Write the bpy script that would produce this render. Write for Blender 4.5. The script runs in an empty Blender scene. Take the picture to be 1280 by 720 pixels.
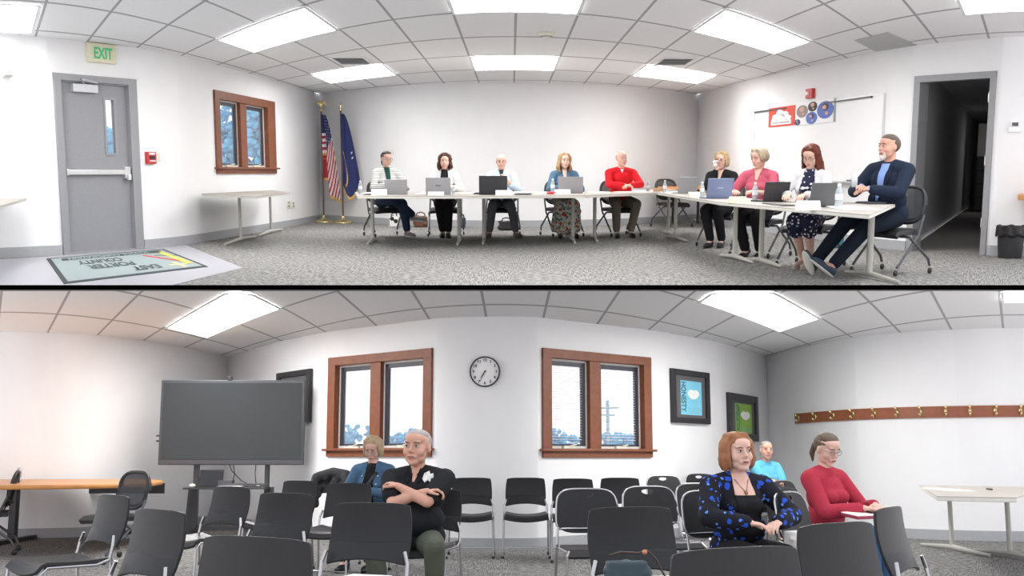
import bpy, bmesh, math, random
from mathutils import Vector, Matrix, Euler
from mathutils.bvhtree import BVHTree
random.seed(7)
SC = bpy.context.scene
COL = SC.collection
PI = math.pi

# ------------------------------------------------------------------ camera, sky, exposure
F = 1300.0                 # focal length in pixels of the 1280 px wide frame
OC = 391.75                # picture row of the optical axis
HB, HA = 570.0, 213.5      # horizon rows: lower room, upper room
EYE = 1.08                 # eye height above either floor
CEIL = 2.74
ALPHA = math.atan((HB - OC) / F)
camd = bpy.data.cameras.new('camera')
cam = bpy.data.objects.new('camera', camd)
COL.objects.link(cam)
camd.sensor_width = 36.0
camd.sensor_fit = 'HORIZONTAL'
camd.lens = 36.0 * F / 1280.0
camd.shift_y = (OC - 360.0) / 1280.0
camd.clip_start, camd.clip_end = 0.05, 500
cam.location = (0, 0, EYE)
cam.rotation_euler = (PI / 2 + ALPHA, 0, 0)
SC.camera = cam

w = bpy.data.worlds.new('sky'); SC.world = w; w.use_nodes = True
nt = w.node_tree; nt.nodes.clear()
wo = nt.nodes.new('ShaderNodeOutputWorld'); bg = nt.nodes.new('ShaderNodeBackground')
tc = nt.nodes.new('ShaderNodeTexCoord'); sp = nt.nodes.new('ShaderNodeSeparateXYZ')
rp = nt.nodes.new('ShaderNodeValToRGB')
nt.links.new(tc.outputs['Generated'], sp.inputs[0]); nt.links.new(sp.outputs['Z'], rp.inputs[0])
rp.color_ramp.elements[0].position = 0.0; rp.color_ramp.elements[0].color = (0.84, 0.83, 0.85, 1)
rp.color_ramp.elements[1].position = 0.45; rp.color_ramp.elements[1].color = (0.78, 0.80, 0.86, 1)
nt.links.new(rp.outputs[0], bg.inputs['Color']); bg.inputs['Strength'].default_value = 1.0
nt.links.new(bg.outputs[0], wo.inputs[0])
SC.view_settings.view_transform = 'Standard'; SC.view_settings.look = 'None'
SC.view_settings.gamma = 1.0; SC.view_settings.use_curve_mapping = False
SC.view_settings.exposure = 0.82
LAMP = 7.0; LAMP_B = 11.5  # brightness of the ceiling light panels

# ------------------------------------------------------------------ the two rooms
# Both halves of the meeting room stand in one building: the audience half is level, the
# board half lies above it, turned as a rigid whole about the cross axis at eye height.
R_UP = Matrix.Translation((0, 0, EYE)) @ Matrix.Rotation(2 * ALPHA, 4, 'X') @ Matrix.Translation((0, 0, -EYE))
KF = 407.0                 # picture columns per radian of the wide room
K = F / KF
DH = (CEIL - EYE) * KF

class Room:
    def __init__(s, mat, pitch, hor, knots):
        s.M, s.p, s.H = mat, pitch, hor
        s.k = [(px, DH / (hor - yt)) for px, yt in knots]
        s.uv = [(r * math.sin((px - 640) / KF), r * math.cos((px - 640) / KF)) for px, r in s.k]
    def ray(s, px, py):
        cx, cz = (px - 640) / F, (OC - py) / F
        y = math.cos(s.p) - math.sin(s.p) * cz
        z = math.sin(s.p) + math.cos(s.p) * cz
        return cx / y, z / y
    def at(s, px, py, z=0.0):
        a, t = s.ray(px, py)
        Y = (z - EYE) / t
        return Vector((a * Y, Y, z))
    def dep(s, px, py, Y):
        a, t = s.ray(px, py)
        return Vector((a * Y, Y, EYE + t * Y))
    flat = ()          # stretches of wall that are straight: behind windows, doors and the board
    def rw(s, ph):
        for pa, pb in s.flat:
            if pa < ph < pb:
                P, Q = unroll(s.rw0(pa), pa), unroll(s.rw0(pb), pb); m = ph / K; e = Q - P
                t = (m * P.y - P.x) / (e.x - m * e.y); return (P.y + t * e.y) / K
        return s.rw0(ph)
    def rw0(s, ph):
        best = None
        d = (math.sin(ph), math.cos(ph))
        for (a, b) in zip(s.uv[:-1], s.uv[1:]):
            ex, ey = b[0] - a[0], b[1] - a[1]
            den = d[0] * ey - d[1] * ex
            if abs(den) < 1e-9: continue
            t = (a[0] * ey - a[1] * ex) / den
            q = (a[0] * d[1] - a[1] * d[0]) / den
            if t > 0 and -1e-6 <= q <= 1 + 1e-6 and (best is None or t < best): best = t
        return best if best else 4.3
    def wall(s, px, py):
        a, t = s.ray(px, py)
        ph = a * F / KF
        Y = K * s.rw(ph)
        return Vector((a * Y, Y, EYE + t * Y))
    def ph(s, px, py):
        return s.ray(px, py)[0] * F / KF

def unroll(r, ph): return Vector((r * ph, K * r, 0))

A = Room(R_UP, -ALPHA, HA, [(-90, 49.5), (0, 47), (52, 51), (120, 57), (178, 64), (231, 73), (275, 84), (314, 93), (344, 102), (372, 110), (401, 119.5),
     (450, 114.5), (502, 110), (570, 107.5), (640, 106.5), (705, 107.5), (766, 110), (820, 115), (869, 120.5), (905, 110), (940, 100), (999, 85), (1045, 75), (1092, 67.5), (1149, 59.5), (1208, 54), (1280, 51.5), (1370, 54)])
B = Room(Matrix.Identity(4), ALPHA, HB, [(-90, 417), (0, 415), (58, 416.5), (120, 419.5), (175, 426), (225, 434.5), (266, 443), (284, 446.5), (310, 438.5), (344, 428), (400, 416.5), (469, 405),
     (537, 398.5), (606, 396), (682, 397), (751, 403), (818, 413.5), (874, 423), (917, 432.5), (959, 446.5), (985, 440), (1017, 432), (1069, 422), (1130, 416), (1195, 412.5), (1264, 410.6), (1370, 412)])
A.flat = [(A.ph(a, y) - .012, A.ph(b, y) + .012) for a, b, y in ((72, 174, 205), (268, 343, 168), (1139, 1240, 200), (944, 1107, 170))]
B.flat = [(B.ph(a, y) - .012, B.ph(b, y) + .012) for a, b, y in ((411, 541, 505), (677, 813, 505), (837, 884, 496), (908, 944.5, 523))]
CUR = A                    # the room things are placed in

# ------------------------------------------------------------------ materials
MATS = {}
def mat(name, col, rough=0.6, metal=0.0, var=0.06, scale=30.0, bump=0.0, bscale=None, spec=0.5, emit=None, alpha=None, sub=0.0, trans=0.0):
    if name in MATS: return MATS[name]
    m = bpy.data.materials.new(name); m.use_nodes = True
    n = m.node_tree.nodes; l = m.node_tree.links; b = n['Principled BSDF']
    b.inputs['Roughness'].default_value = rough; b.inputs['Metallic'].default_value = metal
    b.inputs['Specular IOR Level'].default_value = spec
    tc = n.new('ShaderNodeTexCoord'); nz = n.new('ShaderNodeTexNoise'); nz.inputs['Scale'].default_value = scale
    l.new(tc.outputs['Object'], nz.inputs['Vector'])
    mx = n.new('ShaderNodeMix'); mx.data_type = 'RGBA'
    lo = [max(0, c * (1 - var)) for c in col]; hi = [min(1, c * (1 + var)) for c in col]
    mx.inputs[6].default_value = (*lo, 1); mx.inputs[7].default_value = (*hi, 1)
    l.new(nz.outputs['Fac'], mx.inputs[0]); l.new(mx.outputs[2], b.inputs['Base Color'])
    if bump:
        bp = n.new('ShaderNodeBump'); bp.inputs['Strength'].default_value = bump; bp.inputs['Distance'].default_value = 0.01
        nb = n.new('ShaderNodeTexNoise'); nb.inputs['Scale'].default_value = bscale or scale * 3
        l.new(tc.outputs['Object'], nb.inputs['Vector']); l.new(nb.outputs['Fac'], bp.inputs['Height']); l.new(bp.outputs[0], b.inputs['Normal'])
    if emit: b.inputs['Emission Color'].default_value = (*col, 1); b.inputs['Emission Strength'].default_value = emit
    if trans: b.inputs['Transmission Weight'].default_value = trans
    if alpha is not None: b.inputs['Alpha'].default_value = alpha
    if sub: b.inputs['Subsurface Weight'].default_value = sub; b.inputs['Subsurface Radius'].default_value = (0.02, 0.008, 0.005)
    MATS[name] = m
    return m

def nodes_of(name, col, rough=0.8):
    m = mat(name, col, rough); n = m.node_tree.nodes; l = m.node_tree.links
    return m, n, l, n['Principled BSDF'], [x for x in n if x.bl_idname == 'ShaderNodeTexCoord'][0]

def ramp(n, stops, interp='LINEAR'):
    r = n.new('ShaderNodeValToRGB'); e = r.color_ramp.elements; r.color_ramp.interpolation = interp
    while len(e) < len(stops): e.new(0.5)
    for x, (p, c) in zip(e, stops): x.position = p; x.color = (*c, 1)
    return r

def math_node(n, l, op, a, b=None):
    m = n.new('ShaderNodeMath'); m.operation = op
    for i, v in enumerate((a, b)):
        if v is None: continue
        if isinstance(v, (int, float)): m.inputs[i].default_value = v
        else: l.new(v, m.inputs[i])
    return m.outputs[0]

WHITE = mat('wall_paint', (0.84, 0.84, 0.85), 0.75, var=0.02, scale=3, bump=0.03, bscale=120)
BASEB = mat('grey_vinyl_base', (0.40, 0.41, 0.43), 0.5)
GREYP = mat('grey_steel_paint', (0.27, 0.275, 0.295), 0.45)
GREYF = mat('grey_frame_paint', (0.29, 0.295, 0.31), 0.45)
WOODW = mat('stained_window_wood', (0.215, 0.066, 0.026), 0.45, var=0.3, scale=14)
BLACK = mat('black_plastic', (0.018, 0.019, 0.022), 0.42, bump=0.08, bscale=400)
CHAIRP = mat('charcoal_plastic', (0.012, 0.0125, 0.014), 0.45, bump=0.1, bscale=500, spec=.32)
CHROME = mat('chrome', (0.42, 0.42, 0.43), 0.25, 1.0)
DKMET = mat('dark_metal', (0.10, 0.10, 0.11), 0.35, 0.6)
PAPER = mat('paper', (0.88, 0.88, 0.88), 0.7, var=0.02)
IVORY = mat('ivory_plastic', (0.72, 0.70, 0.60), 0.5)
CREAM = mat('cream_table_leg', (0.46, 0.45, 0.41), 0.5)
LAMIN = mat('table_laminate', (0.40, 0.37, 0.34), 0.6, var=0.14, scale=9, spec=.25)
EDGE = mat('table_edge', (0.62, 0.60, 0.55), 0.5)
RED = mat('red_plastic', (0.55, 0.03, 0.035), 0.4)
BRASS = mat('brass', (0.80, 0.66, 0.34), 0.25, 1.0)
def glassmat(name, col, alpha):
    m = mat(name, col, 0.05, alpha=alpha); return m
PANE = glassmat('window_pane_glass', (0.75, 0.85, 0.95), 0.12)
CLEAR = mat('clear_bottle_plastic', (0.50, 0.56, 0.60), 0.12, alpha=0.6)

# ------------------------------------------------------------------ mesh helpers
class MB:
    def __init__(s): s.b = bmesh.new(); s.mats = []; s.cur = 0
    def m(s, material):
        if material not in s.mats: s.mats.append(material)
        s.cur = s.mats.index(material); return s
    def _f(s, before):
        s.b.faces.ensure_lookup_table()
        for f in s.b.faces[before:]: f.material_index = s.cur
    def box(s, c, d, rot=None, taper=None):
        n = len(s.b.faces); M = Matrix.Translation(Vector(c)) @ ((rot if isinstance(rot, Matrix) else Euler(rot).to_matrix()).to_4x4() if rot is not None else Matrix.Identity(4)) @ Matrix.Diagonal((*d, 1))
        r = bmesh.ops.create_cube(s.b, size=1, matrix=M); s._f(n); return s
    def bb(s, x0, x1, y0, y1, z0, z1): return s.box(((x0 + x1) / 2, (y0 + y1) / 2, (z0 + z1) / 2), (abs(x1 - x0), abs(y1 - y0), abs(z1 - z0)))
    def tube(s, pts, r, seg=10, cap=True):
        n = len(s.b.faces); pts = [Vector(p) for p in pts]
        rs = r if isinstance(r, (list, tuple)) else [r] * len(pts)
        rings = []; up = None
        for i, p in enumerate(pts):
            t = (pts[min(i + 1, len(pts) - 1)] - pts[max(i - 1, 0)]).normalized()
            if up is None: up = Vector((0, 0, 1)) if abs(t.z) < 0.9 else Vector((1, 0, 0))
            a = t.cross(up).normalized(); bb_ = a.cross(t).normalized(); up = bb_
            rings.append([s.b.verts.new(p + (a * math.cos(q) + bb_ * math.sin(q)) * rs[i]) for q in [2 * PI * j / seg for j in range(seg)]])
        for r0, r1 in zip(rings[:-1], rings[1:]):
            for j in range(seg): s.b.faces.new((r0[j], r0[(j + 1) % seg], r1[(j + 1) % seg], r1[j]))
        if cap: s.b.faces.new(rings[0][::-1]); s.b.faces.new(rings[-1])
        s._f(n); return s
    def lathe(s, prof, c=(0, 0, 0), seg=20, mtx=None):
        n = len(s.b.faces); c = Vector(c); rings = []
        for r, z in prof:
            ring = []
            for j in range(seg):
                v = Vector((max(r, 1e-4) * math.cos(2 * PI * j / seg), max(r, 1e-4) * math.sin(2 * PI * j / seg), z))
                ring.append(s.b.verts.new((mtx @ v if mtx else v) + c))
            rings.append(ring)
        for r0, r1 in zip(rings[:-1], rings[1:]):
            for j in range(seg): s.b.faces.new((r0[j], r0[(j + 1) % seg], r1[(j + 1) % seg], r1[j]))
        s.b.faces.new(rings[0][::-1]); s.b.faces.new(rings[-1]); s._f(n); return s
    def prism(s, poly, a, b, axis='z'):
        n = len(s.b.faces)
        def V(p, t): return {'z': (p[0], p[1], t), 'y': (p[0], t, p[1]), 'x': (t, p[0], p[1])}[axis]
        lo = [s.b.verts.new(V(p, a)) for p in poly]; hi = [s.b.verts.new(V(p, b)) for p in poly]
        s.b.faces.new(lo[::-1]); s.b.faces.new(hi)
        for i in range(len(poly)): s.b.faces.new((lo[i], lo[(i + 1) % len(poly)], hi[(i + 1) % len(poly)], hi[i]))
        s._f(n); return s
    def ell(s, c, r, rot=None, sub=3, seg=None):
        n = len(s.b.faces); M = Matrix.Translation(Vector(c)) @ (rot.to_4x4() if rot is not None else Matrix.Identity(4)) @ Matrix.Diagonal((*r, 1))
        if seg: bmesh.ops.create_uvsphere(s.b, u_segments=seg, v_segments=seg // 2, radius=1, matrix=M)
        else: bmesh.ops.create_icosphere(s.b, subdivisions=sub, radius=1, matrix=M)
        s._f(n); return s
    def chain(s, pts, rs, sub=2):
        pts = [Vector(p) for p in pts]
        for p, r in zip(pts, rs): s.ell(p, (r, r, r), sub=sub)
        for i in range(len(pts) - 1):
            if (pts[i + 1] - pts[i]).length > 1e-4: s.tube([pts[i], pts[i + 1]], [rs[i], rs[i + 1]], seg=16)
        return s
    def grid(s, fn, nu, nv, thick=None, closed=False):
        """surface fn(i/nu, j/nv) -> point; with thick: a second skin at the returned offset"""
        n = len(s.b.faces)
        P = [[Vector(fn(i / nu, j / nv)) for j in range(nv + 1)] for i in range(nu + 1)]
        def normal(i, j):
            a = P[min(i + 1, nu)][j] - P[max(i - 1, 0)][j]; b = P[i][min(j + 1, nv)] - P[i][max(j - 1, 0)]
            return a.cross(b).normalized()
        V = [[s.b.verts.new(p) for p in row] for row in P]
        for i in range(nu):
            for j in range(nv): s.b.faces.new((V[i][j], V[i + 1][j], V[i + 1][j + 1], V[i][j + 1]))
        if thick:
            W = [[s.b.verts.new(P[i][j] - normal(i, j) * thick) for j in range(nv + 1)] for i in range(nu + 1)]
            for i in range(nu):
                for j in range(nv): s.b.faces.new((W[i][j], W[i][j + 1], W[i + 1][j + 1], W[i + 1][j]))
            for i in range(nu):
                s.b.faces.new((V[i][0], W[i][0], W[i + 1][0], V[i + 1][0])); s.b.faces.new((V[i][nv], V[i + 1][nv], W[i + 1][nv], W[i][nv]))
            for j in range(nv):
                s.b.faces.new((V[0][j], V[0][j + 1], W[0][j + 1], W[0][j])); s.b.faces.new((V[nu][j], W[nu][j], W[nu][j + 1], V[nu][j + 1]))
        s._f(n); return s
    def build(s, name, parent=None, material=None, smooth=False, bevel=0.0, bseg=2):
        if material is not None: s.mats = [material]
        bmesh.ops.recalc_face_normals(s.b, faces=s.b.faces)
        me = bpy.data.meshes.new(name); s.b.to_mesh(me); s.b.free()
        for m_ in s.mats: me.materials.append(m_)
        if smooth:
            for p in me.polygons: p.use_smooth = True
        o = bpy.data.objects.new(name, me); COL.objects.link(o)
        if parent is not None: o.parent = parent
        else: o.matrix_world = CUR.M
        if bevel:
            bv = o.modifiers.new('bevel', 'BEVEL'); bv.width = bevel; bv.segments = bseg; bv.limit_method = 'ANGLE'; bv.angle_limit = 0.6
        return o

def thing(name, label, cat, loc, rz=0.0, group=None, extra=None):
    o = bpy.data.objects.new(name, None); COL.objects.link(o); o.empty_display_size = 0.1
    o.matrix_world = CUR.M @ Matrix.Translation(Vector(loc)) @ Matrix.Rotation(rz, 4, 'Z') @ (extra or Matrix.Identity(4))
    o['label'] = label; o['category'] = cat
    if group: o['group'] = group
    return o
def tag(o, label, cat, group=None, kind=None):
    o['label'] = label; o['category'] = cat
    if group: o['group'] = group
    if kind: o['kind'] = kind
    return o
def struct(o): o['kind'] = 'structure'; return o
def place(o, loc, rz=0.0, extra=None):
    o.matrix_world = CUR.M @ Matrix.Translation(Vector(loc)) @ Matrix.Rotation(rz, 4, 'Z') @ (extra or Matrix.Identity(4)); return o
def dup(root, loc, rz, label, extra=None, group=None):
    r = root.copy(); COL.objects.link(r); r['label'] = label
    if group: r['group'] = group
    place(r, loc, rz, extra)
    for ch in list(root.children):
        c = ch.copy(); COL.objects.link(c); c.parent = r
        for g in list(ch.children):
            d = g.copy(); COL.objects.link(d); d.parent = c
    return r
def text(body, size, material, parent, mtx, name='lettering', depth=0.0015, width=None, align='CENTER'):
    cu = bpy.data.curves.new('t', 'FONT'); cu.body = body; cu.size = size; cu.extrude = depth; cu.align_x = align; cu.offset = size * .022; cu.align_y = 'CENTER'
    t = bpy.data.objects.new('t', cu); COL.objects.link(t); bpy.context.view_layer.update()
    me = bpy.data.meshes.new_from_object(t.evaluated_get(bpy.context.evaluated_depsgraph_get()))
    bpy.data.objects.remove(t)
    if width:
        xs = [v.co.x for v in me.vertices]; sx = width / max(1e-6, max(xs) - min(xs)); me.transform(Matrix.Diagonal((sx, 1, 1, 1)))
    me.transform(mtx); me.materials.clear(); me.materials.append(material)
    o = bpy.data.objects.new(name, me); COL.objects.link(o); o.parent = parent; return o
UPRIGHT = Matrix.Rotation(PI / 2, 4, 'X')   # text drawn flat -> standing, facing -Y

# ------------------------------------------------------------------ room shells
def wall_cols(room, openings, ph0, ph1):
    """columns (phi list) between ph0 and ph1 with cuts at the openings"""
    s = set([ph0, ph1]); n = max(2, int((ph1 - ph0) / 0.03))
    for i in range(n + 1): s.add(ph0 + (ph1 - ph0) * i / n)
    for q in [(px - 640) / KF for px, _r in room.k] + [e + d for f in room.flat for e, d in ((f[0], -1e-4), (f[0], 1e-4), (f[1], -1e-4), (f[1], 1e-4))]:
        if ph0 < q < ph1: s.add(q)
    for o in openings:
        if ph0 < o[0] < ph1: s.add(o[0])
        if ph0 < o[1] < ph1: s.add(o[1])
    return sorted(s)
def wall_band(room, name, ph0, ph1, z0, z1, material, openings=(), off=0.0, thick=0.14):
    mb = MB().m(material)
    ps = wall_cols(room, openings, ph0, ph1)
    def P(p, z, d=0.0):
        q = unroll(room.rw(p), p); e = 1e-3
        t = (unroll(room.rw(min(p + e, ph1)), min(p + e, ph1)) - unroll(room.rw(max(p - e, ph0)), max(p - e, ph0)))
        n = Vector((-t.y, t.x, 0)).normalized()          # outward, away from the camera
        if n.dot(q) < 0: n = -n
        return Vector((q.x, q.y, z)) + n * d
    for a, b in zip(ps[:-1], ps[1:]):
        if b - a < 1e-6: continue
        mid = (a + b) / 2; zs = [(z0, z1)]
        for o in openings:
            if o[0] < mid < o[1]:
                zs = [q for q in ((z0, o[2]), (o[3], z1)) if q[1] - q[0] > 1e-3]
        for za, zb in zs:
            v = [mb.b.verts.new(P(a, za, -off)), mb.b.verts.new(P(b, za, -off)), mb.b.verts.new(P(b, zb, -off)), mb.b.verts.new(P(a, zb, -off)),
                 mb.b.verts.new(P(a, za, thick)), mb.b.verts.new(P(b, za, thick)), mb.b.verts.new(P(b, zb, thick)), mb.b.verts.new(P(a, zb, thick))]
            for q in ((0, 1, 2, 3), (7, 6, 5, 4), (0, 4, 5, 1), (2, 6, 7, 3)): mb.b.faces.new([v[i] for i in q])
            if a == ps[0]: mb.b.faces.new([v[i] for i in (0, 3, 7, 4)])
            if b == ps[-1]: mb.b.faces.new([v[i] for i in (1, 5, 6, 2)])
    bmesh.ops.remove_doubles(mb.b, verts=mb.b.verts, dist=1e-4)
    o = mb.build(name, smooth=True); o.data.set_sharp_from_angle(angle=0.5)
    return struct(o)
def slab(room, name, rmin, z, material, th, uvfn, up, rmax=None, ph=1.85):
    mb = MB().m(material); uvl = mb.b.loops.layers.uv.new('UVMap')
    NP, NR = 160, 24; rows = []
    for i in range(NP + 1):
        p = -ph + 2 * ph * i / NP; R = (room.rw(p) + 0.02) if rmax is None else rmax
        rows.append([(p, rmin + (R - rmin) * j / NR) for j in range(NR + 1)])
    top = [[mb.b.verts.new(unroll(r, p) + Vector((0, 0, z))) for p, r in row] for row in rows]
    for i in range(NP):
        for j in range(NR):
            idx = ((i, j), (i + 1, j), (i + 1, j + 1), (i, j + 1))
            f = mb.b.faces.new([top[a][b] for a, b in idx])
            for lp, (a, b) in zip(f.loops, idx):
                p, r = rows[a][b]; lp[uvl].uv = uvfn(r * math.sin(p), r * math.cos(p), p)
    zz = z + (-th if up else th)
    bot = [[mb.b.verts.new(unroll(rows[i][j][1], rows[i][j][0]) + Vector((0, 0, zz))) for j in (0, NR)] for i in range(NP + 1)]
    for i in range(NP):
        mb.b.faces.new((bot[i][0], bot[i][1], bot[i + 1][1], bot[i + 1][0]))
        mb.b.faces.new((top[i][0], bot[i][0], bot[i + 1][0], top[i + 1][0]))
    me_o = mb.build(name); return struct(me_o)

def ceiling_mat(name, tint):
    m, n, l, b, tc = nodes_of(name, (0.62, 0.62, 0.63), 0.9)
    uv = n.new('ShaderNodeSeparateXYZ'); l.new(tc.outputs['UV'], uv.inputs[0])
    ds = []
    for ax in (0, 1):
        fr = math_node(n, l, 'FRACT', uv.outputs[ax]); d = math_node(n, l, 'ABSOLUTE', math_node(n, l, 'SUBTRACT', fr, 0.5))
        ds.append(math_node(n, l, 'GREATER_THAN', d, 0.478))
    g = math_node(n, l, 'MAXIMUM', ds[0], ds[1])
    nz = n.new('ShaderNodeTexNoise'); nz.inputs['Scale'].default_value = 60; nz.inputs['Detail'].default_value = 4; l.new(tc.outputs['UV'], nz.inputs['Vector'])
    r = ramp(n, [(0.3, tuple(c * 0.93 for c in tint)), (0.6, tint)]); l.new(nz.outputs['Fac'], r.inputs[0])
    mx = n.new('ShaderNodeMix'); mx.data_type = 'RGBA'; l.new(g, mx.inputs[0]); l.new(r.outputs[0], mx.inputs[6]); mx.inputs[7].default_value = (0.36, 0.36, 0.37, 1)
    l.new(mx.outputs[2], b.inputs['Base Color'])
    bp = n.new('ShaderNodeBump'); bp.inputs['Strength'].default_value = 0.25; l.new(nz.outputs['Fac'], bp.inputs['Height']); l.new(bp.outputs[0], b.inputs['Normal'])
    return m
def carpet_mat(name, lo, hi):
    m, n, l, b, tc = nodes_of(name, (0.3, 0.3, 0.3), 0.95)
    b.inputs['Specular IOR Level'].default_value = 0.1
    def noise(sx, sy, sc, det=3):
        mp = n.new('ShaderNodeMapping'); mp.inputs['Scale'].default_value = (sx, sy, 1); l.new(tc.outputs['UV'], mp.inputs['Vector'])
        z = n.new('ShaderNodeTexNoise'); z.inputs['Scale'].default_value = sc; z.inputs['Detail'].default_value = det; l.new(mp.outputs[0], z.inputs['Vector']); return z.outputs['Fac']
    ck = n.new('ShaderNodeTexChecker'); ck.inputs['Scale'].default_value = 1.64; l.new(tc.outputs['UV'], ck.inputs['Vector'])
    mx = n.new('ShaderNodeMix'); mx.data_type = 'FLOAT'; l.new(ck.outputs['Fac'], mx.inputs[0]); l.new(noise(9, 1.5, 9), mx.inputs[2]); l.new(noise(1.5, 9, 9), mx.inputs[3])
    s = math_node(n, l, 'ADD', math_node(n, l, 'MULTIPLY', mx.outputs[0], 0.75), math_node(n, l, 'MULTIPLY', noise(1, 1, 40, 2), 0.25))
    mid = tuple((a + c) / 2 for a, c in zip(lo, hi))
    r = ramp(n, [(0.42, lo), (0.5, mid), (0.58, hi)]); l.new(s, r.inputs[0]); l.new(r.outputs[0], b.inputs['Base Color'])
    return m
CEILA = ceiling_mat('ceiling_tiles_board', (0.84, 0.84, 0.85)); CEILB = ceiling_mat('ceiling_tiles_audience', (0.78, 0.78, 0.78))
CARPA = carpet_mat('carpet_board', (0.15, 0.148, 0.142), (0.33, 0.325, 0.315)); CARPB = carpet_mat('carpet_audience', (0.12, 0.118, 0.114), (0.27, 0.265, 0.255))

def opening(room, x0, x1, yt0, yb0, yt1, yb1):
    a = room.wall(x0, (yt0 + yb0) / 2); b = room.wall(x1, (yt1 + yb1) / 2)
    zt = (room.wall(x0, yt0).z + room.wall(x1, yt1).z) / 2; zb = (room.wall(x0, yb0).z + room.wall(x1, yb1).z) / 2
    rz_ = math.atan2(b.y - a.y, b.x - a.x); nn = Vector((math.sin(rz_), -math.cos(rz_), 0))
    bl = max([0.0] + [(room.wall(x0 + (x1 - x0) * k / 12, (yt0 + yb0) / 2) - a).dot(nn) for k in range(13)])
    return dict(a=a, b=b, zt=zt, zb=zb, bulge=bl, ph0=a.x / a.y * K, ph1=b.x / b.y * K, w=math.hypot(b.x - a.x, b.y - a.y), h=zt - zb, rz=math.atan2(b.y - a.y, b.x - a.x), org=Vector((a.x, a.y, zb)) + nn * (bl + 0.002))
# frames hang in rectangles q: local x to the right along the wall, z up, -y into the room
WA = opening(A, 268, 343, 113, 217, 127, 217)
DA = opening(A, 72, 174, 91, 321, 100, 312)
DR = opening(A, 1139, 1240, 95, 298, 90, 306)
W1 = opening(B, 411, 541, 447, 571, 436, 571)
W2 = opening(B, 677, 813, 435, 572, 447, 572)
for o in (DA, DR): o['zb'] = 0.0; o['h'] = o['zt']; o['org'].z = 0.0
def cut(o, m=0.0): return (o['ph0'] + m, o['ph1'] - m, o['zb'] + m, o['zt'] - m)
PHI = lambda px: (px - 640) / KF
def cutd(o): return (o['ph0'] + 0.012, o['ph1'] - 0.012, 0.0, o['zt'] - 0.05)
for room, nm, cl, cr, ops, bz in ((A, '', 401, 869, (cut(WA, .01), cutd(DA), cutd(DR)), 0.13), (B, '', 284, 959, (cut(W1, .015), cut(W2, .015)), 0.13)):
    CUR = room
    wall_band(room, 'wall_left', -1.79, PHI(cl), 0, CEIL, WHITE, ops)
    wall_band(room, 'wall_back', PHI(cl), PHI(cr), 0, CEIL, WHITE, ops)
    wall_band(room, 'wall_right', PHI(cr), 1.79, 0, CEIL, WHITE, ops)
    dd = [(o['ph0'] - 0.003, o['ph1'] + 0.003, 0, 9) for o in (DA, DR)] if room is A else []
    for s_, p0, p1 in (('left', -1.79, PHI(cl)), ('back', PHI(cl), PHI(cr)), ('right', PHI(cr), 1.79)):
        segs = [(p0, p1)]
        for o in dd:
            segs = [q for (u, v) in segs for q in (((u, o[0]), (o[1], v)) if u < o[0] and v > o[1] else ((u, v),))]
        for (u, v) in segs: wall_band(room, 'baseboard_' + s_, u, v, 0.0, bz, BASEB, off=0.02, thick=-0.002)
CUR = A
slab(A, 'floor', 3.07, 0.0, CARPA, 0.05, lambda u, v, p: (u, v), True)
slab(A, 'ceiling', 2.7, CEIL, CEILA, 0.1, lambda u, v, p: ((u - 0.04) / 0.665, (v - 0.3 * math.cos(p) ** 2 - 0.6) / 0.655), False)
CUR = B
slab(B, 'floor', 0.25, 0.0, CARPB, 0.1, lambda u, v, p: (u, v), True)
slab(B, 'ceiling', 3.24, CEIL, CEILB, 0.05, lambda u, v, p: ((u - 0.38) / 0.69, (v - 0.036 * u - 0.1 * math.cos(p) ** 2 - 0.745) / 0.68), False)
# black edge of the storey between the two halves
mb = MB().m(mat('black_edge', (0.001, 0.001, 0.001), 1.0, spec=0.0))
def wr(py, Y): return B.dep(640, py, Y).z
mb.prism([(9.5, wr(356.3, 9.5)), (10.28, wr(356.9, 10.28)), (10.28, wr(362.3, 10.28)), (9.5, wr(362.3, 9.5))], -8.5, 8.5, 'x')
struct(mb.build('trim_1'))
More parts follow.
